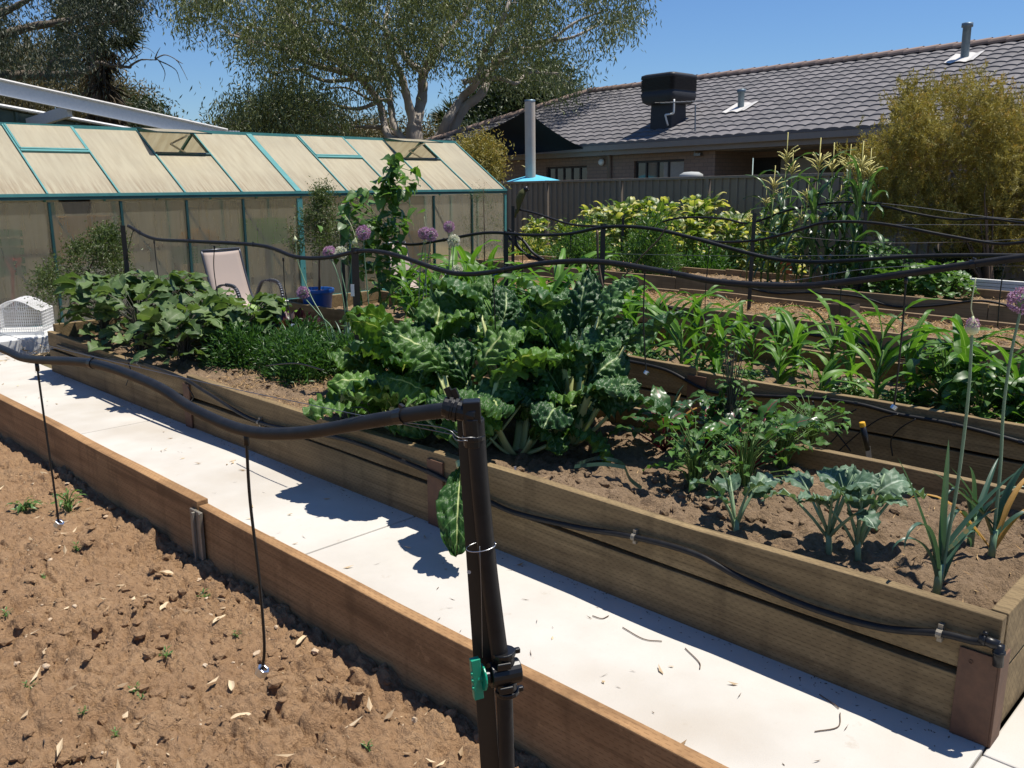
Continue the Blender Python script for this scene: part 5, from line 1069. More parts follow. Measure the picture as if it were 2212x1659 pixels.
for k, (px, py) in enumerate(tpos):
    X_ = 10.0+.5*((k*7) % 3)/2+.1; p = onX(px, py, X_); j = k % 3; hh = 1.15+.12*j+.2; s = (p[2]-.33)/hh; p[2] = .33
    (place if k < 3 else dup)(prt[j], tuple(p), rng.uniform(0, 6.28), min(1.25, s))
# beans, weeds and the back rows
def beanbush(name, label, cat, base, r, h, n, mat, L, W, group=None, el=(-.3, .6)):
    return tomato(base, label, h, r, n, mat, L, W, name, cat, group, 'cornstalk', el)
def bushproto(name, label, cat, group, r, h, n, mat, L, W, prof='heart', el=(-.3, .6), smat='cornstalk', bend=(.5, 1.6), tilt=0):
    t = thing(name, label, cat, (0,0,0), group, org=False); st = MB(); mb = MB()
    for k in range(n):
        a = rng.uniform(0, 6.28); z = h*(.12+.88*rng.random()**.8); rr = r*rng.random()**.5*(1.1-.55*z/h); s = rng.uniform(.7, 1.25); q = (cos(a)*rr, sin(a)*rr, z)
        if k % 2 == 0: st.tube([(0, 0, -.02), (q[0]*.3, q[1]*.3, z*.6), q], [.007, .005, .003], 4, False)
        putleaf(mb, q, a+rng.uniform(-1, 1), roll=rng.uniform(-.6, .6), L=L*s, W=W*s, prof=prof, el=rng.uniform(*el), bend=rng.uniform(*bend), nU=4, nV=7, fold=.2, ruf=.06, rf=2)
    st.build('stem', M[smat], t, True); mb.build('foliage', M[mat], t, True); return t
GY_ = 'yellowing leafy plants along the fence'
LY = 'yellowing broad-leaved plant along the foot of the dark fence'
py_ = [bushproto('yellowing_plant', LY, 'bean plant', GY_, .42, 1.15, 150, 'ybean', .16, .09, 'heart', (.2, 1.3), bend=(.6, 2.0)) for k in range(3)]
n_ = 0
for row, (xx, sc_) in enumerate(((12.0, .95), (12.55, 1.08), (12.95, 1.12))):
    for y in np.arange(6.4+.2*row, 12.2, .72):
        if row == 0 and (y > 10.6 or y < 7.2): continue
        s = sc_*(.72 if y > 10.6 else (1.1 if 8.2 < y < 9.8 else .93))*rng.uniform(.9, 1.06)
        (place if n_ < 3 else dup)(py_[n_ % 3], (xx+.12*y*.05+rng.uniform(-.1, .1), y, -.08), rng.uniform(0, 6.28), s); n_ += 1
GB = 'bushy green vegetables around the farthest bed'
for (x, y, r, h, n, mt, L, wd), l in (((10.2, 8.4, .42, .85, 3600, 'weed', .075, .022), 'pale feathery bush behind the second steel post'), ((10.3, 7.3, .42, .95, 3600, 'weed', .075, .022), 'feathery bush left of the tall maize'), ((11.6, 8.9, .45, .6, 3000, 'herb', .07, .03), 'low green bush under the yellowing leaves'), ((11.5, 10.0, .5, .55, 3000, 'herb', .07, .03), 'low green bush behind the timber stack'), ((11.55, 7.2, .45, .7, 3000, 'herb', .08, .035), 'dark green bush beside the terracotta pot'), ((11.9, 11.1, .5, .6, 3000, 'ybean', .09, .05), 'pale patchy bush right of the greenhouse corner'), ((12.6, 5.2, .6, .7, 3000, 'darkleaf', .09, .04), 'dark shady bush behind the maize stalks'), ((12.4, 3.9, .6, .75, 3000, 'darkleaf', .09, .04), 'dark shady bush under the golden bush')):
    herbmass('green_bush', l, 'bush', (x, y, .2 if x < 10.9 else -.05), r, h, n, mt, L, wd, GB)
GS = 'strawberry plants in the farthest bed'; ps = bushproto('strawberry_plant', 'low glossy strawberry plant at the front of the farthest bed', 'strawberry', GS, .26, .28, 80, 'bean', .085, .08, 'ov', (-.2, .9))
for k, (px, py) in enumerate(((1915, 640), (1960, 643), (2005, 645), (2050, 645), (1975, 630), (2030, 632))): (place if k == 0 else dup)(ps, tuple(onZ(px, py, .33)), k*1.3, 1.0+.1*(k % 3))
pt_ = bushproto('tomato_plant', 'leafy tomato plant right of the tall maize', 'tomato', 'tomato plants beside the strawberries', .32, .6, 130, 'tomato', .10, .055, 'lance', (-.3, .7))
for k, (px, py) in enumerate(((1870, 632), (1920, 628), (1850, 612))): (place if k == 0 else dup)(pt_, tuple(onZ(px, py, .33)), k*2., 1-.12*k)
pi_ = thing('iris_clump', 'clump of pale strap leaves behind the white rails at right', 'iris', (0,0,0), 'iris clumps behind the white rails', org=False); mb = MB()
for k in range(60): putleaf(mb, (rng.uniform(-.15, .15), rng.uniform(-.15, .15), 0), rng.uniform(0, 6.28), L=rng.uniform(.3, .55), W=.022, prof='strap', el=rng.uniform(1.0, 1.5), bend=rng.uniform(.2, 1.4), nU=2, nV=7, fold=.3)
mb.build('leaves', M['grass'], pi_, True)
for k, (px, py) in enumerate(((2130, 612), (2175, 616), (2215, 620), (2150, 600), (2200, 604))): (place if k == 0 else dup)(pi_, tuple(onZ(px, py, .1)), k*1.1, 1.0)
GBN = 'bush bean plants at the near end of the second bed'; pbn = bushproto('bean_plant', 'broad-leaved bean plant under the maize at the near end of the second bed', 'bean', GBN, .26, .42, 90, 'bean', .12, .085, 'heart', (-.3, .6))
for k, (x, y) in enumerate(((5.2, .95), (5.5, 1.15), (5.25, 1.45), (5.6, 1.75), (5.85, 1.2), (5.9, .85))): (place if k == 0 else dup)(pbn, (x, y, .24), k*1.7, 1-.06*(k % 3))
GW = 'small weeds under the maize'; pw = bushproto('weed', 'small leafy weed on the soil under the maize', 'weed', GW, .12, .12, 60, 'weed', .04, .026, 'ov', (0, .8))
for k in range(40): (place if k == 0 else dup)(pw, (rng.uniform(5.05, 5.5), rng.uniform(.8, 4.6), .25), k*1.1, rng.uniform(.5, 1.2))
# climbing beans on a stake
cb = np.array([5.3, 6.92, .28]); t = thing('climbing_bean', 'climbing bean smothering a stake in front of the greenhouse roof', 'climbing bean', cb); st = MB(); mb = MB()
axis = spline([cb, onX(815, 520, 5.3), onX(835, 420, 5.3), onX(848, 335, 5.3)], 8)
st.tube(axis, .012, 6); cl_ = []
for q, sx_, n in (((850, 350), .07, 16), ((845, 385), .12, 30), ((865, 415), .16, 40), ((840, 430), .16, 34), ((770, 440), .14, 34), ((780, 480), .18, 40), ((825, 480), .16, 40), ((800, 520), .18, 44), ((850, 515), .13, 26), ((815, 560), .20, 44), ((780, 560), .15, 26), ((735, 470), .07, 8), ((750, 470), .07, 9), ((845, 560), .14, 26), ((820, 610), .2, 40), ((890, 400), .06, 8), ((905, 455), .05, 4), ((745, 500), .06, 6)):
    c = onX(q[0], q[1], 5.3); n = int(n*.72)
    for k in range(n):
        p = c+rng.normal(size=3)*sx_*np.array([.6, .6, .8]); s = rng.uniform(.7, 1.3); a = rng.uniform(0, 6.28); putleaf(mb, p, a, roll=rng.uniform(-.6, .6), L=.115*s, W=.085*s, prof='heart', el=rng.uniform(-1.1, .3), bend=rng.uniform(.3, 1.2), nU=4, nV=7, fold=.18, ruf=.04)
        if k % 3 == 0: j = np.argmin(((axis-p)**2).sum(1)); st.tube([axis[j], (axis[j]+p)/2+rng.normal(size=3)*.02, p], .003, 4, False)
st.build('stem', M['cornstalk'], t, True); mb.build('foliage', M['bean'], t, True)
for q in ((884, 425), (868, 460), (842, 470), (756, 455)): c = onX(q[0], q[1], 5.28); MB().tube([c, c+np.array([.004, 0, -.05]), c+np.array([-.004, .004, -.11])], [.003, .006, .003], 5).build('pod', M['bud'], t, True)
vn = MB()
for q in ([(1290, 497), (1292, 560), (1300, 610), (1312, 650), (1306, 700)], [(1306, 655), (1330, 690), (1345, 710)], [(1303, 620), (1285, 600), (1260, 560)], [(1305, 640), (1345, 600), (1380, 560), (1420, 520), (1440, 490)], [(1312, 700), (1265, 640), (1220, 610), (1180, 605)]): vn.tube(spline([onX(x, y, 5.5) for x, y in q], 6), .010 if q[0][1] < 500 else .006, 6)
simple('dry_vine', 'twig', 'bare brown twisted vine stem beside the second row post', 'vine', vn, tuple(onX(1306, 700, 5.5)), smooth=True)
# ---------------------------------------------------------------- irrigation pipes, posts, drippers, wires
def pipe(pts, r, label, clamps=(), n=10, ends=True):
    S = spline(pts, 10); t = thing('irrigation_pipe', label, 'pipe', S[len(S)//2]); MB().tube(S, r, n).build('pipe', M['blackpipe'], t, True)
    for c in clamps:
        j = int(np.clip(np.argmin(((S-c)**2).sum(1)), 1, len(S)-2)); d = S[j+1]-S[j-1]; d /= np.linalg.norm(d)
        m = MB(); m.tube([S[j]-d*.009, S[j]+d*.009], r*1.16, 12); m.bar(S[j]+np.array([0,0,r*1.05]), S[j]+np.array([0,0,r*1.5])+d*.002, r*.5, r*.8); m.build('clamp', M['blackplastic'], t)
    return S
P0 = [onX(x, y, .76) for x, y in ((-160, 690), (0, 752), (60, 775), (200, 785), (330, 830), (420, 885), (530, 930), (650, 935), (800, 910), (905, 893), (985, 884))]
pipe(P0, .0107, 'thickest black poly pipe sagging along the clay bed to the front post', [onX(200, 785, .76), onX(872, 898, .76)], 16)
def pipeset(X_, q, r, label, cl): return pipe(P_(X_, q), r, label, P_(X_, cl), 10)
rowA = [(277, 488), (330, 515), (410, 521), (560, 530), (640, 555), (710, 556), (780, 542), (850, 550), (950, 583), (1000, 592), (1060, 588), (1180, 568), (1300, 566), (1450, 590), (1560, 610), (1720, 618), (1850, 606), (2000, 585), (2212, 556), (2400, 540)]
pipeset(3.3, rowA, .0135, 'black poly pipe waving above the nearest raised bed', [(300, 500), (405, 520), (545, 529), (770, 543), (1090, 585), (1450, 590), (2110, 572)])
rowB = [(820, 510), (880, 528), (950, 520), (1050, 503), (1150, 508), (1230, 505), (1310, 490), (1400, 493), (1500, 515), (1650, 555), (1750, 566), (1850, 562), (1950, 555), (2070, 552), (2212, 553), (2400, 560)]
pipeset(5.57, rowB, .0135, 'black poly pipe waving above the second bed, in front of the greenhouse corner', [(960, 518), (1088, 505), (1310, 490), (1750, 566)])
rowC = [(1118, 452), (1160, 462), (1230, 484), (1290, 489), (1400, 493), (1500, 514), (1560, 523), (1640, 518), (1720, 498), (1790, 480), (1900, 483), (2050, 510), (2150, 526), (2212, 523), (2400, 500)]
pipeset(7.9, rowC, .0135, 'black poly pipe looping over the third bed in front of the tall maize', [(1310, 489), (1790, 480)])
rowD = [(1385, 505), (1430, 480), (1480, 470), (1560, 472), (1620, 482), (1700, 455), (1800, 438), (1880, 440), (1980, 462), (2060, 474), (2130, 472), (2212, 482), (2400, 510)]
pipeset(10.2, rowD, .0135, 'farthest black poly pipe behind the tall maize and before the golden bush', [(1880, 440), (2130, 472)])
def post(X_, top, bot, label, w_=.034, holes=True):
    a = onX(*top, X_); b = a.copy(); b[2] = bot; d = HD; m = MB()
    m.bar(b, a, w_, .005, up=HD); m.bar(b+HD*.014, a+HD*.014, .005, .026, up=HD)
    return tag(m.build('steel_post', M['postmetal'], None, loc=tuple(b)), label, 'post')
post(3.3, (265, 487), .2, 'black steel post at the far end of the nearest bed, before the pod shrub', .042); post(3.3, (766, 535), .2, 'black steel post with a white sticker among the onion stalks', .045)
stk = onX(762, 640, 3.27); simple('sticker', 'white', 'white sticker on the black steel post among the onion stalks', 'sticker', MB().bar(stk, stk+np.array([0, 0, .075]), .022, .002, up=HD), tuple(stk))
post(5.57, (1303, 484), .2, 'black steel post beside the twisted dry vine', .04); post(5.57, (1093, 500), -.05, 'black steel post at the right corner of the greenhouse', .04); post(5.3, (737, 472), .2, 'black steel post with pale holes beside the climbing bean', .035)
post(7.9, (1630, 460), .2, 'black steel post left of the tall maize', .038); post(7.9, (1108, 445), -.05, 'black steel post near the perched bird', .04)
post(10.2, (1871, 455), .2, 'black steel post on the right side of the tall maize', .04); post(10.2, (1346, 470), .2, 'black steel post before the yellowing plants', .04)
def dripper(q, X_, nut=True, label='', r=.0032, grp=None, mat='blackplastic'):
    S = spline([onX(x, y, X_) for x, y in q], 6); t = thing('dripper_tube', label, 'dripper', S[0], grp)
    MB().tube(S, r, 6).build('tube', M[mat], t, True); MB().tube([S[0]+np.array([0,0,.01]), S[0]-np.array([0,0,.014])], r*1.9, 8).build('barb', M['blackplastic'], t, True)
    if nut:
        m = MB(); e_ = S[-1]; a = np.linspace(0, 2*pi, 7)[:-1]+.3; ax = np.array([.35, -.4, .85]); ax /= np.linalg.norm(ax); u = np.cross(ax, (0, 0, 1)); u /= np.linalg.norm(u); v = np.cross(ax, u)
        R = .0125; o = [e_+ax*(-.008)+R*(cos(x)*u+sin(x)*v) for x in a]; p = [e_+ax*(.008)+R*(cos(x)*u+sin(x)*v) for x in a]; oi = [e_+ax*(-.008)+R*.55*(cos(x)*u+sin(x)*v) for x in a]; pi2 = [e_+ax*(.008)+R*.55*(cos(x)*u+sin(x)*v) for x in a]
        F = []
        for k in range(6): j = (k+1) % 6; F += [(k, j, 6+j, 6+k), (6+k, 6+j, 18+j, 18+k), (12+j, 12+k, 18+k, 18+j), (j, k, 12+k, 12+j)]
        m.add(o+p+oi+pi2, F).build('nut', M['zinc'], t, bevel=.001)
dripper([(532, 945), (540, 1080), (560, 1250), (571, 1390), (566, 1450)], .76, True, 'dripper tube with shiny nut hanging over the clay, nearer the front post', .0028)
dripper([(80, 790), (95, 900), (115, 1040), (127, 1132)], .76, True, 'dripper tube with nut hanging over the clay at the left', .0028)
dripper([(1393, 585), (1390, 680), (1393, 760), (1396, 805)], 3.3, True, 'dripper tube with nut hanging right of the silverbeet in front of the second bed', .0036)
dripper([(1957, 605), (1950, 700), (1940, 800), (1931, 880)], 3.3, True, 'dripper tube with white nut hanging over the second bed hose at right', .0038)
dripper([(612, 560), (615, 620), (622, 660), (632, 702)], 3.3, True, 'dripper tube with nut hanging over the feathery herbs', .0036)
dripper([(1065, 605), (1068, 650), (1070, 712)], 3.3, False, 'dripper tube hanging into the silverbeet leaves', .0036)
dripper([(463, 534), (462, 580), (470, 640)], 3.3, False, 'dripper tube hanging before the sling chair', .0036)
dripper([(333, 522), (338, 570), (344, 612)], 3.3, False, 'dripper tube hanging between the pod shrub and the chair', .0036)
dripper([(288, 497), (276, 540), (268, 590)], 3.3, False, 'curled dripper tube beside the far post of the nearest bed', .0036)
dripper([(2168, 575), (2160, 640), (2155, 705)], 5.57, False, 'dripper tube hanging over the maize at the right edge', .0036)
dripper([(1818, 612), (1816, 640), (1814, 690)], 5.57, False, 'dripper tube hanging behind the pipe over the mulched bed', .0034)
dripper([(1532, 535), (1528, 580), (1524, 630), (1523, 680)], 5.57, False, 'dripper tube hanging among maize left of the steel post', .0034)
dripper([(1129, 515), (1129, 560), (1127, 610)], 5.57, False, 'dripper tube nearest the greenhouse corner post', .0034); dripper([(1233, 510), (1233, 545)], 5.57, False, 'short dripper tube left of the dry vine', .0034)
def wire(q, label, r=.0016): S = spline(q, 5); simple('support_wire', 'wire', label, 'wire', MB().tube(S, r, 4), tuple(S[0]))
wire([onX(x, y, .755) for x, y in ((-160, 668), (0, 720), (361, 808), (745, 890), (985, 940))], 'thin grey wire running beside the thickest front pipe', .0007)
wire(P_(5.57, [(1310, 548), (1600, 553), (1900, 551), (2240, 548)]), 'thin wire stretched along the second bed below its pipe', .0018)
wire(P_(3.3, [(1450, 592), (1650, 612), (1900, 578), (2240, 574)]), 'thin wire stretched along the nearest bed close to its pipe', .0012)
wire(P_(10.2, [(1870, 435), (2000, 450), (2130, 468), (2240, 476)]), 'thin wire beside the farthest pipe in front of the golden bush', .003); wire(P_(7.9, [(1640, 498), (1740, 513), (1900, 524), (2060, 523), (2240, 515)]), 'thin wire across the tall maize below the third pipe', .0022)
wire(P_(7.9, [(1890, 485), (2240, 486)]), 'thin level wire right of the tall maize', .002)
# front post with pipe, elbow and valve
fp = thing('valve_standpipe', 'black steel post carrying a poly standpipe with a green-handled valve in the foreground', 'standpipe', tuple(onH(1060, 1659, 1.12)))
DH = 1.125; K = .526; a, b = onH(1008, 892, DH+(K*.035)), onH(1064, 1740, DH+(K*.035)); m = MB(); ud = b-a
m.bar(b, a, (K*.052), (K*.005), up=HD); m.bar(b+HD*(K*.016), a+HD*(K*.016), (K*.005), (K*.03), up=HD); m.build('steel_post', M['postmetal'], fp, bevel=(K*.001))
h0 = onH(1013, 1236, DH+(K*.0315)); MB().lathe([(0, 0), ((K*.0055), 0)], (0, 0, 0), 10).xf(np.array(Matrix.Translation(Vector(h0)) @ Vector(-HD).to_track_quat('Z', 'Y').to_matrix().to_4x4())).build('post_hole', M['lead'], fp)
SP = spline([onH(x, y, DH) for x, y in ((1026, 905), (1030, 960), (1040, 1080), (1054, 1220), (1068, 1330), (1081, 1425))], 8)
MB().tube(SP, (K*.0232), 18).build('standpipe', M['blackpipe'], fp, True)
MB().tube(spline([onH(x, y, DH) for x, y in ((1089, 1480), (1092, 1560), (1097, 1760))], 5), (K*.0215), 16).build('lower_pipe', M['blackpipe'], fp, True)
el = MB(); c1 = onH(1020, 893, DH); la = onH(960, 889, DH-.0)
lft = P0[-1]-c1; lft[2] *= 1; lft /= np.linalg.norm(lft); axs = SP[1]-SP[0]; axs /= np.linalg.norm(axs)
el.tube([c1+axs*(K*.085), c1+axs*(K*.01)], (K*.0265), 16); el.tube([c1-axs*(K*.034), c1+axs*(K*.022)], (K*.031), 4); el.tube([c1-lft*(K*.012), c1+lft*(K*.075)], (K*.0255), 16); el.tube([c1+axs*(K*.055), c1+axs*(K*.068)], (K*.030), 16); el.tube([c1+lft*(K*.045), c1+lft*(K*.058)], (K*.029), 16)
el.build('elbow', M['blackplastic'], fp, False, (K*.003))
cl_m = MB()
for q in ((K*.040), (K*.056)):
    c = c1+lft*q; cl_m.tube([c-lft*(K*.004), c+lft*(K*.004)], (K*.0315), 14); cl_m.bar(c+UPV*(K*.03), c+UPV*(K*.05)+lft*(K*.01), (K*.010), (K*.016))
cl_m.build('clamp', M['blackplastic'], fp)
tie = MB(); tc = onH(1049, 1180, DH); q0 = np.cross(axs, HD); q0 /= np.linalg.norm(q0)
tie.tube([tc+q0*(-(K*.012))+((K*.038)*cos(x)*q0+(K*.032)*sin(x)*HD)+UPV*((K*.004)*cos(x)) for x in np.linspace(0, 2*pi, 22)], (K*.0014), 5); tie.build('wire_tie', M['zinc'], fp, True)
w2 = MB(); w2.tube(spline([onX(870, 912, .755), onH(960, 925, DH-(K*.01)), onH(990, 945, DH-(K*.03)), onH(1020, 945, DH-(K*.03)), onH(1048, 950, DH-(K*.005))], 5), (K*.0014), 5).build('tie_wire', M['wire'], fp, True); w2 = MB(); w2.tube(spline([onH(988, 935, DH-(K*.02)), onH(978, 930, DH), onH(985, 950, DH-(K*.03)), onH(1010, 952, DH-(K*.03))], 4), (K*.002), 5).build('tie_wire', M['wire'], fp, True); w2 = MB(); w2.tube(spline([onH(1036, 1180, DH-(K*.03)), onH(1040, 1300, DH-(K*.028)), onH(1042, 1420, DH-(K*.03))], 4), (K*.0012), 4)
w2.build('tie_wire', M['wire'], fp, True)
vv = MB(); vc = onH(1092, 1452, DH); side = RT*.93+HD*.36; side /= np.linalg.norm(side)
vv.tube([vc-side*(K*.045), vc+side*(K*.038)], (K*.0335), 20); vv.tube([vc-side*(K*.062), vc-side*(K*.045)], (K*.020), 16); vd = onH(1089, 1500, DH)-onH(1081, 1415, DH); vd /= np.linalg.norm(vd)
for s_ in (-1, 1): vv.tube([vc+vd*s_*(K*.025), vc+vd*s_*(K*.062)], (K*.0275), 18); vv.tube([vc+vd*s_*(K*.050), vc+vd*s_*(K*.064)], (K*.0325), 16); vv.bar(vc+vd*s_*(K*.057)+side*(K*.03), vc+vd*s_*(K*.057)+side*(K*.046), (K*.014), (K*.014)); vv.bar(vc+vd*s_*(K*.035)-HD*(K*.032)-side*(K*.02), vc+vd*s_*(K*.035)-HD*(K*.034)+side*(K*.02), (K*.006), (K*.02))
vv.build('valve_body', M['blackplastic'], fp, False, (K*.003))
gh_ = MB(); hc = vc-side*(K*.062); gh_.tube([hc, hc-side*(K*.006)], (K*.036), 22); hn = hc-side*(K*.020)
upv = -vd; gh_.bar(hn-upv*(K*.058), hn+upv*(K*.058), (K*.020), (K*.026), up=side)
for s_ in (-(K*.022), .0, (K*.02)): gh_.bar(hn+upv*s_-side*(K*.011)-HD*(K*.013), hn+upv*(s_+(K*.001))-side*(K*.011)+HD*(K*.013), (K*.006), (K*.008))
gh_.tube([hc, hn], (K*.012), 10); gh_.build('handle', M['greenplastic'], fp, False, (K*.002))
# hoses clipped along the timber
bp = P_(2.598, [(2140, 1388), (2100, 1384), (2030, 1368), (1900, 1355), (1750, 1312), (1600, 1248), (1500, 1196), (1370, 1160), (1250, 1140), (1120, 1110), (1060, 1085), (980, 1045), (880, 1000), (740, 948), (560, 912), (450, 850), (390, 815), (300, 785), (215, 772), (125, 745)])
S = spline(bp, 8); t = thing('garden_hose', 'black hose clipped along the front sleepers of the nearest bed', 'hose', S[20]); MB().tube(S, .0115, 10).build('pipe', M['blackpipe'], t, True)
m = MB(); e0 = onX(2140, 1388, 2.598); m.tube([e0+np.array([0, .03, .003]), e0+np.array([0, -.022, -.002])], .0155, 12); m.tube([e0+np.array([0, -.022, .002]), e0+np.array([.0, -.026, -.062])], .0150, 12); m.tube([e0+np.array([0, -.024, -.018]), e0+np.array([0, -.025, -.026])], .018, 12); m.tube([e0+np.array([0, .012, .002]), e0+np.array([0, .02, .002])], .0185, 12); m.bar(e0+np.array([0, .016, .016]), e0+np.array([0, .016, .028]), .012)
m.build('elbow', M['blackplastic'], t, True)
for q in ((2030, 1368), (1370, 1160), (560, 912), (300, 785)): c = onX(q[0], q[1], 2.6); m = MB(); m.tube([c+np.array([-.002, -.008, 0]), c+np.array([-.002, .008, 0])], .0145, 10); m.box(tuple(c+np.array([.0, -.007, -.028])), tuple(c+np.array([.016, .007, .028]))); m.build('clip', M['galv'], t)
S = spline(P_(4.93, [(1340, 776), (1440, 800), (1530, 845), (1640, 855), (1750, 860), (1850, 872), (1940, 895), (2060, 917), (2212, 957), (2400, 1015)]), 8)
t = thing('garden_hose', 'black hose clipped along the front board of the second bed', 'hose', S[20]); MB().tube(S, .0115, 8).build('pipe', M['blackpipe'], t, True)
for q in ((1620, 855), (1850, 872), (2062, 918), (2205, 955)): c = onX(q[0], q[1], 4.93); MB().tube([c-np.array([0, .01, 0]), c+np.array([0, .01, 0])], .0145, 8).build('clip', M['blackplastic'], t)
for q, l in (([(1755, 866), (1765, 890), (1790, 915), (1815, 945), (1838, 975)], 'thin black hose straggling down the second bed front, left of the garden knife'), ([(1850, 884), (1825, 900), (1812, 935), (1785, 965)], 'thin black hose curling down behind the garden knife'), ([(1978, 905), (1945, 925), (1925, 950), (1928, 985)], 'thin black hose curling under the white dripper nut'), ([(1940, 895), (1900, 905), (1850, 940), (1800, 985)], 'thin black hose slanting behind the garden knife handle'), ([(1745, 885), (1740, 905), (1760, 935)], 'short thin black hose loop on the second bed front')):
    S = spline([onX(x, y, 4.915) for x, y in q], 6); simple('thin_hose', 'blackplastic', l, 'hose', MB().tube(S, .0042, 6), tuple(S[0]), smooth=True)
for q, l in (([(270, 770), (282, 800), (272, 832)], 'thin black hose looping down the far end of the nearest bed'), ([(405, 835), (418, 858), (408, 870)], 'thin black hose loop below the clay bed pipe on the near sleepers'), ([(690, 890), (780, 880), (800, 905), (788, 925)], 'thin black hose loop over the top of the near sleeper'), ([(575, 790), (640, 785), (700, 800)], 'thin hose lying on the bare mulch')):
    S = spline([onX(x, y, 2.6) for x, y in q], 6); simple('thin_hose', 'blackplastic', l, 'hose', MB().tube(S, .004, 6), tuple(S[0]), smooth=True)
S = spline(P_(9.59, [(1560, 603), (1660, 632), (1740, 632), (1850, 640), (1930, 662), (2020, 660), (2120, 650), (2212, 668), (2350, 690)]), 6); simple('garden_hose', 'blackpipe', 'black hose along the front of the farthest bed', 'hose', MB().tube(S, .012, 6), tuple(S[5]), smooth=True)
S = spline(P_(7.26, [(1420, 655), (1560, 700), (1700, 716), (1850, 740), (2000, 780)]), 6); simple('garden_hose', 'blackpipe', 'black hose along the front of the mulched bed', 'hose', MB().tube(S, .012, 6), tuple(S[5]), smooth=True)
for k, q in enumerate(([(1098, 495), (1130, 520), (1150, 545), (1175, 562)], [(1097, 510), (1125, 540), (1150, 556), (1185, 568)], [(1110, 500), (1118, 530), (1145, 558)])):
    S = spline([onX(x, y, 9.4) for x, y in q], 6); simple('loose_pipe', 'blackpipe', ['uppermost loose black pipe sloping beside the greenhouse corner', 'lowest loose black pipe sloping beside the greenhouse corner', 'short curved loose black pipe beside the greenhouse corner'][k], 'pipe', MB().tube(S, .022, 8), tuple(S[0]), smooth=True)
# ---------------------------------------------------------------- small things
kb = onZ(1878, 1008, .29); dk = float(kb@HD); kn = thing('garden_knife', 'garden knife with black handle and orange end stuck upright in the soil', 'knife', kb)
MB().bar(onH(1880, 1015, dk), onH(1874, 965, dk), .026, .004, up=HD).build('blade', M['galv'], kn, bevel=.001)
kt = onH(1862, 912, dk); k2 = onH(1874, 972, dk); k1 = lerp(kt, k2, .16); MB().tube([k2, lerp(k2, k1, .5), k1], [.013, .015, .014], 10).build('handle', M['blackplastic'], kn, True); MB().tube([k1, kt], [.0145, .0135], 10).build('handle_end', M['yellow'], kn, True, .002)
tp = onZ(1100, 560, .30)
STK = thing('timber_stack', 'stack of orange-brown sawn boards and pallets right of the greenhouse', 'timber stack', (11.1, 9.3, -.08))
r_ = np.random.default_rng(4)
for lay in range(4):
    z = -.08+.105*lay
    for k in range(4): x = 10.55+.33*k+r_.uniform(-.02, .02); l_ = r_.uniform(1.5, 2.0); MB().box((x, 8.35+r_.uniform(0, .15), z+.04), (x+.30, 8.35+l_, z+.09)).build('board', M['freshwood'], STK)
    for y in (8.6, 9.2, 9.8): MB().box((10.6, y, z-.02), (11.8, y+.09, z+.037)).build('bearer', M['freshwood'], STK)
rl = MB(); R0, R1 = onX(2085, 618, 11.1), onX(2330, 637, 11.1)
for k in range(3): rl.bar(R0+np.array([.0, 0, .04*k]), R1+np.array([0, 0, .04*k]), .07, .034)
simple('white_rails', 'white', 'stack of white rails lying behind the farthest bed at right', 'rails', rl, tuple(R0))
bp_ = onX(1835, 705, 7.9); bxm = MB(); o = np.array([7.75, 3.30, .36])
for a_, b_ in (((0,0,0), (.2,.006,.16)), ((0,.194,0), (.2,.2,.16)), ((0,.0061,0), (.006,.1939,.16)), ((.194,.0061,0), (.2,.1939,.16))): bxm.box(tuple(o+np.array(a_)), tuple(o+np.array(b_)))
simple('square_pot', 'darkwood', 'open square dark brown pot standing on the straw mulch', 'pot', bxm, tuple(o))
simple('plant_label', 'white', 'small white plant label behind the front sleeper', 'label', MB().bar(onZ(1113, 1030, .30)-np.array([0,0,.02]), onZ(1113, 1030, .30)+np.array([.0, 0, .05]), .010, .001, up=HD), tuple(onZ(1113, 1030, .30)))
# bird on the post by the greenhouse corner
bd_ = onX(1122, 446, 7.9); dB = float(bd_@HD); bt_ = thing('bird', 'small dark-headed olive bird perched at the end of the third pipe', 'bird', bd_)
q = lambda x, y, o=0: onH(x, y, dB+o)
mb = MB(); mb.tube(spline([q(1118, 462), q(1120, 448), q(1122, 432), q(1127, 420), q(1133, 410), q(1138, 406)], 4), np.interp(np.linspace(0, 1, 21), [0, .15, .4, .65, .8, .92, 1], [.004, .020, .044, .045, .026, .028, .012]), 12)
mb.build('body', M['olive'], bt_, True); hm = MB(); hm.tube([q(1131, 414), q(1135, 409), q(1139, 407), q(1141, 408)], [.024, .034, .030, .010], 10); hm.tube([q(1140, 409), q(1144, 412)], [.010, .002], 6); hm.build('head', M['blackplastic'], bt_, True)
MB().tube([q(1116, 452), q(1113, 470, .02)], [.018, .010], 6).build('tail', M['olive'], bt_, True); lg = MB()
for k in (-1, 1): lg.tube([q(1121+k*2, 446), q(1121+k*2, 453)], .004, 4)
lg.build('legs', M['twig'], bt_)
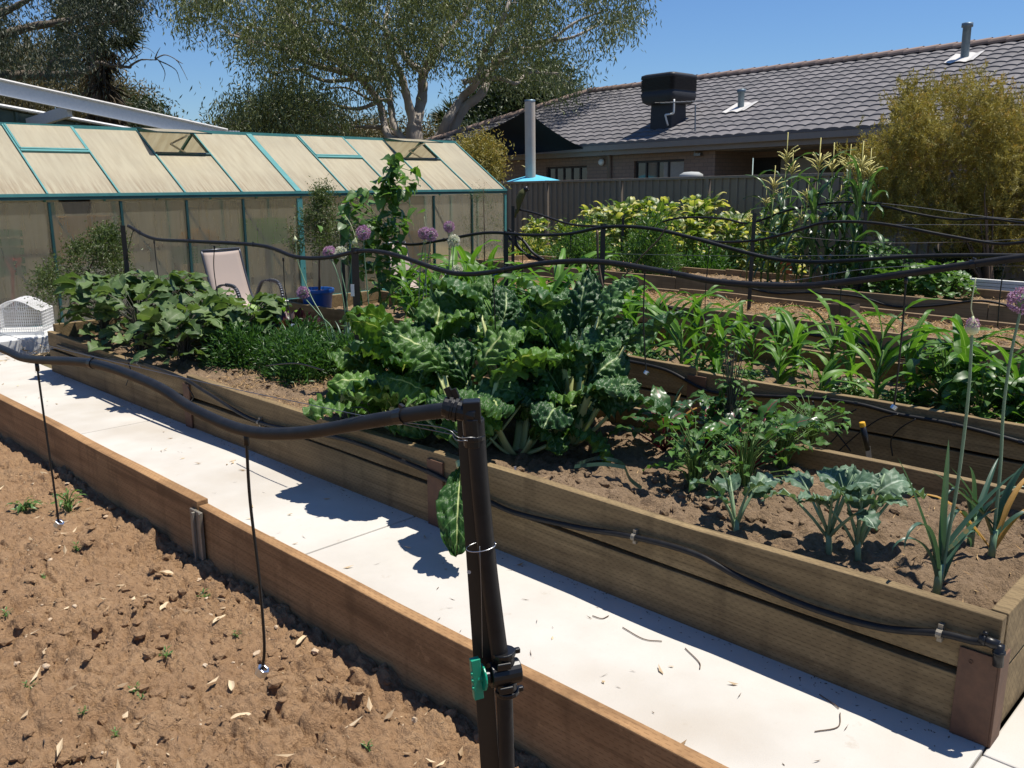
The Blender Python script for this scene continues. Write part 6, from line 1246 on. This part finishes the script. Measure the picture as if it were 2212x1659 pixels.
# ---------------------------------------------------------------- loose stuff on the ground
def strawstuff(name, mat, n, x0, x1, y0, y1, z, L, wd, amp=.02, tilt=.25, mask=None, kind='stuff', powr=1, zf=None):
    x = rng.uniform(x0, x1, n); y = y0+(y1-y0)*rng.random(n)**powr
    if mask: k = mask(x, y); x, y = x[k], y[k]; n = len(x)
    zz = z+(zf(x, y) if zf else 0)+rng.uniform(0, amp, n); a = rng.uniform(0, 6.28, n); D = np.stack([np.cos(a), np.sin(a), rng.normal(size=n)*tilt], 1); N = np.tile([0, 0, 1.], (n, 1))+rng.normal(size=(n, 3))*.35
    return tag(leaves_v(MB(), np.stack([x, y, zz], 1), D, L*rng.uniform(.4, 1.4, n), wd*rng.uniform(.6, 1.4, n), rng.random(n), N).build(name, M[mat]), kind=kind)
strawstuff('straw_mulch', 'straw', 11000, 7.33, 8.48, .7, 8.0, .345, .07, .008, .03)
strawstuff('straw_mulch', 'straw', 2600, 5.0, 6.15, .7, 8.0, .255, .06, .006, .02)
strawstuff('straw_mulch', 'straw', 3000, 9.66, 10.8, 1, 10, .325, .07, .008, .02)
strawstuff('straw_mulch', 'straw', 5200, 2.68, 3.8, 4.1, 5.6, .275, .04, .0045, .03, mask=lambda x, y: vnoise(x*4, y*4, 5) > .35, zf=lambda x, y: lumps(.06, 11)(x, y))
strawstuff('straw_mulch', 'straw', 260, 2.68, 3.8, .7, 2.6, .282, .035, .004, .015, zf=lambda x, y: lumps(.06, 11)(x, y))
def clay_z(x, y): return -.075+claylumps(x, y)
strawstuff('leaf_litter', 'litter', 380, .1, 1.6, .8, 5.5, .006, .06, .015, .014, .25, powr=1.2, zf=clay_z, mask=lambda x, y: vnoise(x*2.6, y*2.6, 71) > .22+.4*rng.random(len(x)))
strawstuff('leaf_litter', 'litter', 1300, .0, 1.65, .8, 6.5, 0, .014, .004, .006, .25, powr=1.3, zf=clay_z)
strawstuff('bark_litter', 'twig', 700, 0, 1.6, .8, 6, 0, .028, .004, .008, .2, powr=1.2, zf=clay_z)
strawstuff('path_litter', 'twig', 70, 1.8, 2.6, .6, 8, .002, .03, .003, .003, .05); strawstuff('path_litter', 'litter', 46, 1.8, 2.62, 1, 8.5, .003, .04, .011, .004, .1)
strawstuff('path_litter', 'twig', 1500, 2.47, 2.615, .6, 8.2, .001, .011, .004, .003, .05, mask=lambda x, y: rng.random(len(x)) < ((x-2.44)/.18)**3); strawstuff('path_litter', 'twig', 500, 1.78, 1.86, .8, 8.2, .001, .010, .004, .003, .05); strawstuff('leaf_litter', 'litter', 320, 1.0, 3.4, 8.6, 9.38, .004, .06, .016, .01, .2)
strawstuff('path_grass', 'grass', 5200, 8.6, 9.55, 3, 11, -.07, .07, .006, .01, 1.8); strawstuff('path_grass', 'grass', 9000, 10.9, 13.2, 5, 13.5, -.07, .09, .008, .01, 1.8)
def clods(name, mat, n, x0, x1, y0, y1, zf, r0, r1, powr=1):
    import bmesh; bm_ = bmesh.new(); bmesh.ops.create_icosphere(bm_, subdivisions=1 if n > 2000 else 2, radius=1); bv = np.array([v.co[:] for v in bm_.verts]); bf = np.array([[v.index for v in f.verts] for f in bm_.faces]); bm_.free(); m = MB()
    for k in range(n):
        x = rng.uniform(x0, x1); y = y0+(y1-y0)*rng.random()**powr
        if vnoise(np.array([x*2.4]), np.array([y*2.4]), 123)[0] < .30+.35*rng.random(): continue
        r = r0+(r1-r0)*rng.random()**3; d = bv*(1+.45*(vnoise(bv[:,0]*2.1+k*3.7, bv[:,1]*2.1+bv[:,2]*2.3, k)-.5)[:, None]*1.6)
        m.add(d*np.array([r*rng.uniform(.8, 1.4), r*rng.uniform(.8, 1.4), r*rng.uniform(.5, .9)])@Rz(rng.uniform(0, 6.28))[:3,:3]+np.array([x, y, float(zf(np.array([x]), np.array([y]))[0])+r*.2]), bf)
    return tag(m.build(name, M[mat], smooth=False), kind='stuff')
clods('soil_clods', 'clay', 4200, -.0, 1.70, .8, 7.5, clay_z, .003, .026, 1.3)
clods('soil_clods', 'soil', 2600, 2.69, 3.8, .7, 5.6, lambda x, y: .285+lumps(.06, 11)(x, y), .003, .026)
M['pebble'] = pm('pebbles', (.52,.42,.30), (.40,.27,.16), 30, .7); clods('pebbles', 'pebble', 260, 0, 1.65, .7, 5.5, clay_z, .004, .014, 1.2)
# individual bigger dry leaves and little weeds on the clay
LV = [((345, 1313), 'pale curled gum leaf lying in the middle of the clay bed', .5), ((210, 1060), 'rust coloured leaf near the far edge of the clay bed', 0), ((545, 1540), 'pale gum leaf right of the dripper nut', 2.5), ((500, 1490), 'pale dry leaves just under the shiny nut', 1.), ((375, 1240), 'pink dry leaf on the clay below the steel bracket', 2.), ((460, 1355), 'tan leaf on the clay left of the hanging tube', .2), ((640, 1390), 'tan leaf on the clay right of the hanging tube', .3)]
for (q, l, az) in LV:
    p = onZ(q[0], q[1], -.06); p[2] = float(clay_z(p[:1], p[1:2])[0])+.012; m = MB(); putleaf(m, p, az, L=.085, W=.022, prof='lance', el=.25, bend=.8, nU=4, nV=10, fold=.4, ruf=.1, rf=1.2, side=.2, var=.85)
    simple('fallen_leaf', 'litter', l, 'leaf', m, tuple(p), smooth=True)
wp = bushproto('weed_seedling', 'tiny green weed seedling in the clay', 'weed', 'tiny weeds in the clay bed', .035, .04, 14, 'weed', .028, .010, 'lance', (.2, 1.1))
for k, q in enumerate(((95, 1250), (168, 1190), (290, 1490), (305, 1510), (440, 1275), (15, 1330), (510, 1370), (180, 1540), (795, 1610), (360, 1420), (250, 1580), (60, 1480))):
    p = onZ(q[0], q[1], -.06); p[2] = float(clay_z(p[:1], p[1:2])[0]); (place if k == 0 else dup)(wp, tuple(p), k*1.3, rng.uniform(.4, .85))
for q, h, l in (((52, 1105), .05, 'flat dark green weed at the left edge of the clay bed'), ((150, 1105), .11, 'spindly grey green weed beside the left dripper nut')):
    p = onZ(q[0], q[1], -.06); p[2] = float(clay_z(p[:1], p[1:2])[0]); tomato(p, l, h, .07, 26, 'weed', .05, .016, 'weed', 'weed')
tg = [((1395+dx, 1340+dy), a) for dx, dy, a in ((0, 0, 0),)]
for q, l in (([(1280, 1330), (1300, 1336), (1315, 1330)], 'small forked twig on the concrete near the middle'), ([(1345, 1355), (1390, 1380), (1430, 1385)], 'longer dark twig on the concrete near the middle'), ([(1480, 1400), (1510, 1430), (1512, 1445)], 'bent twig on the concrete nearest the shadow edge'), ([(1815, 1540), (1810, 1570), (1760, 1580)], 'curved twig on the concrete near the bed corner'), ([(1770, 1500), (1800, 1520), (1812, 1530)], 'short twig on the concrete by the shadow of the leek')):
    S = spline([onZ(x, y, .004) for x, y in q], 5); simple('twig', 'twig', l, 'twig', MB().tube(S, .0018, 5), tuple(S[0]))
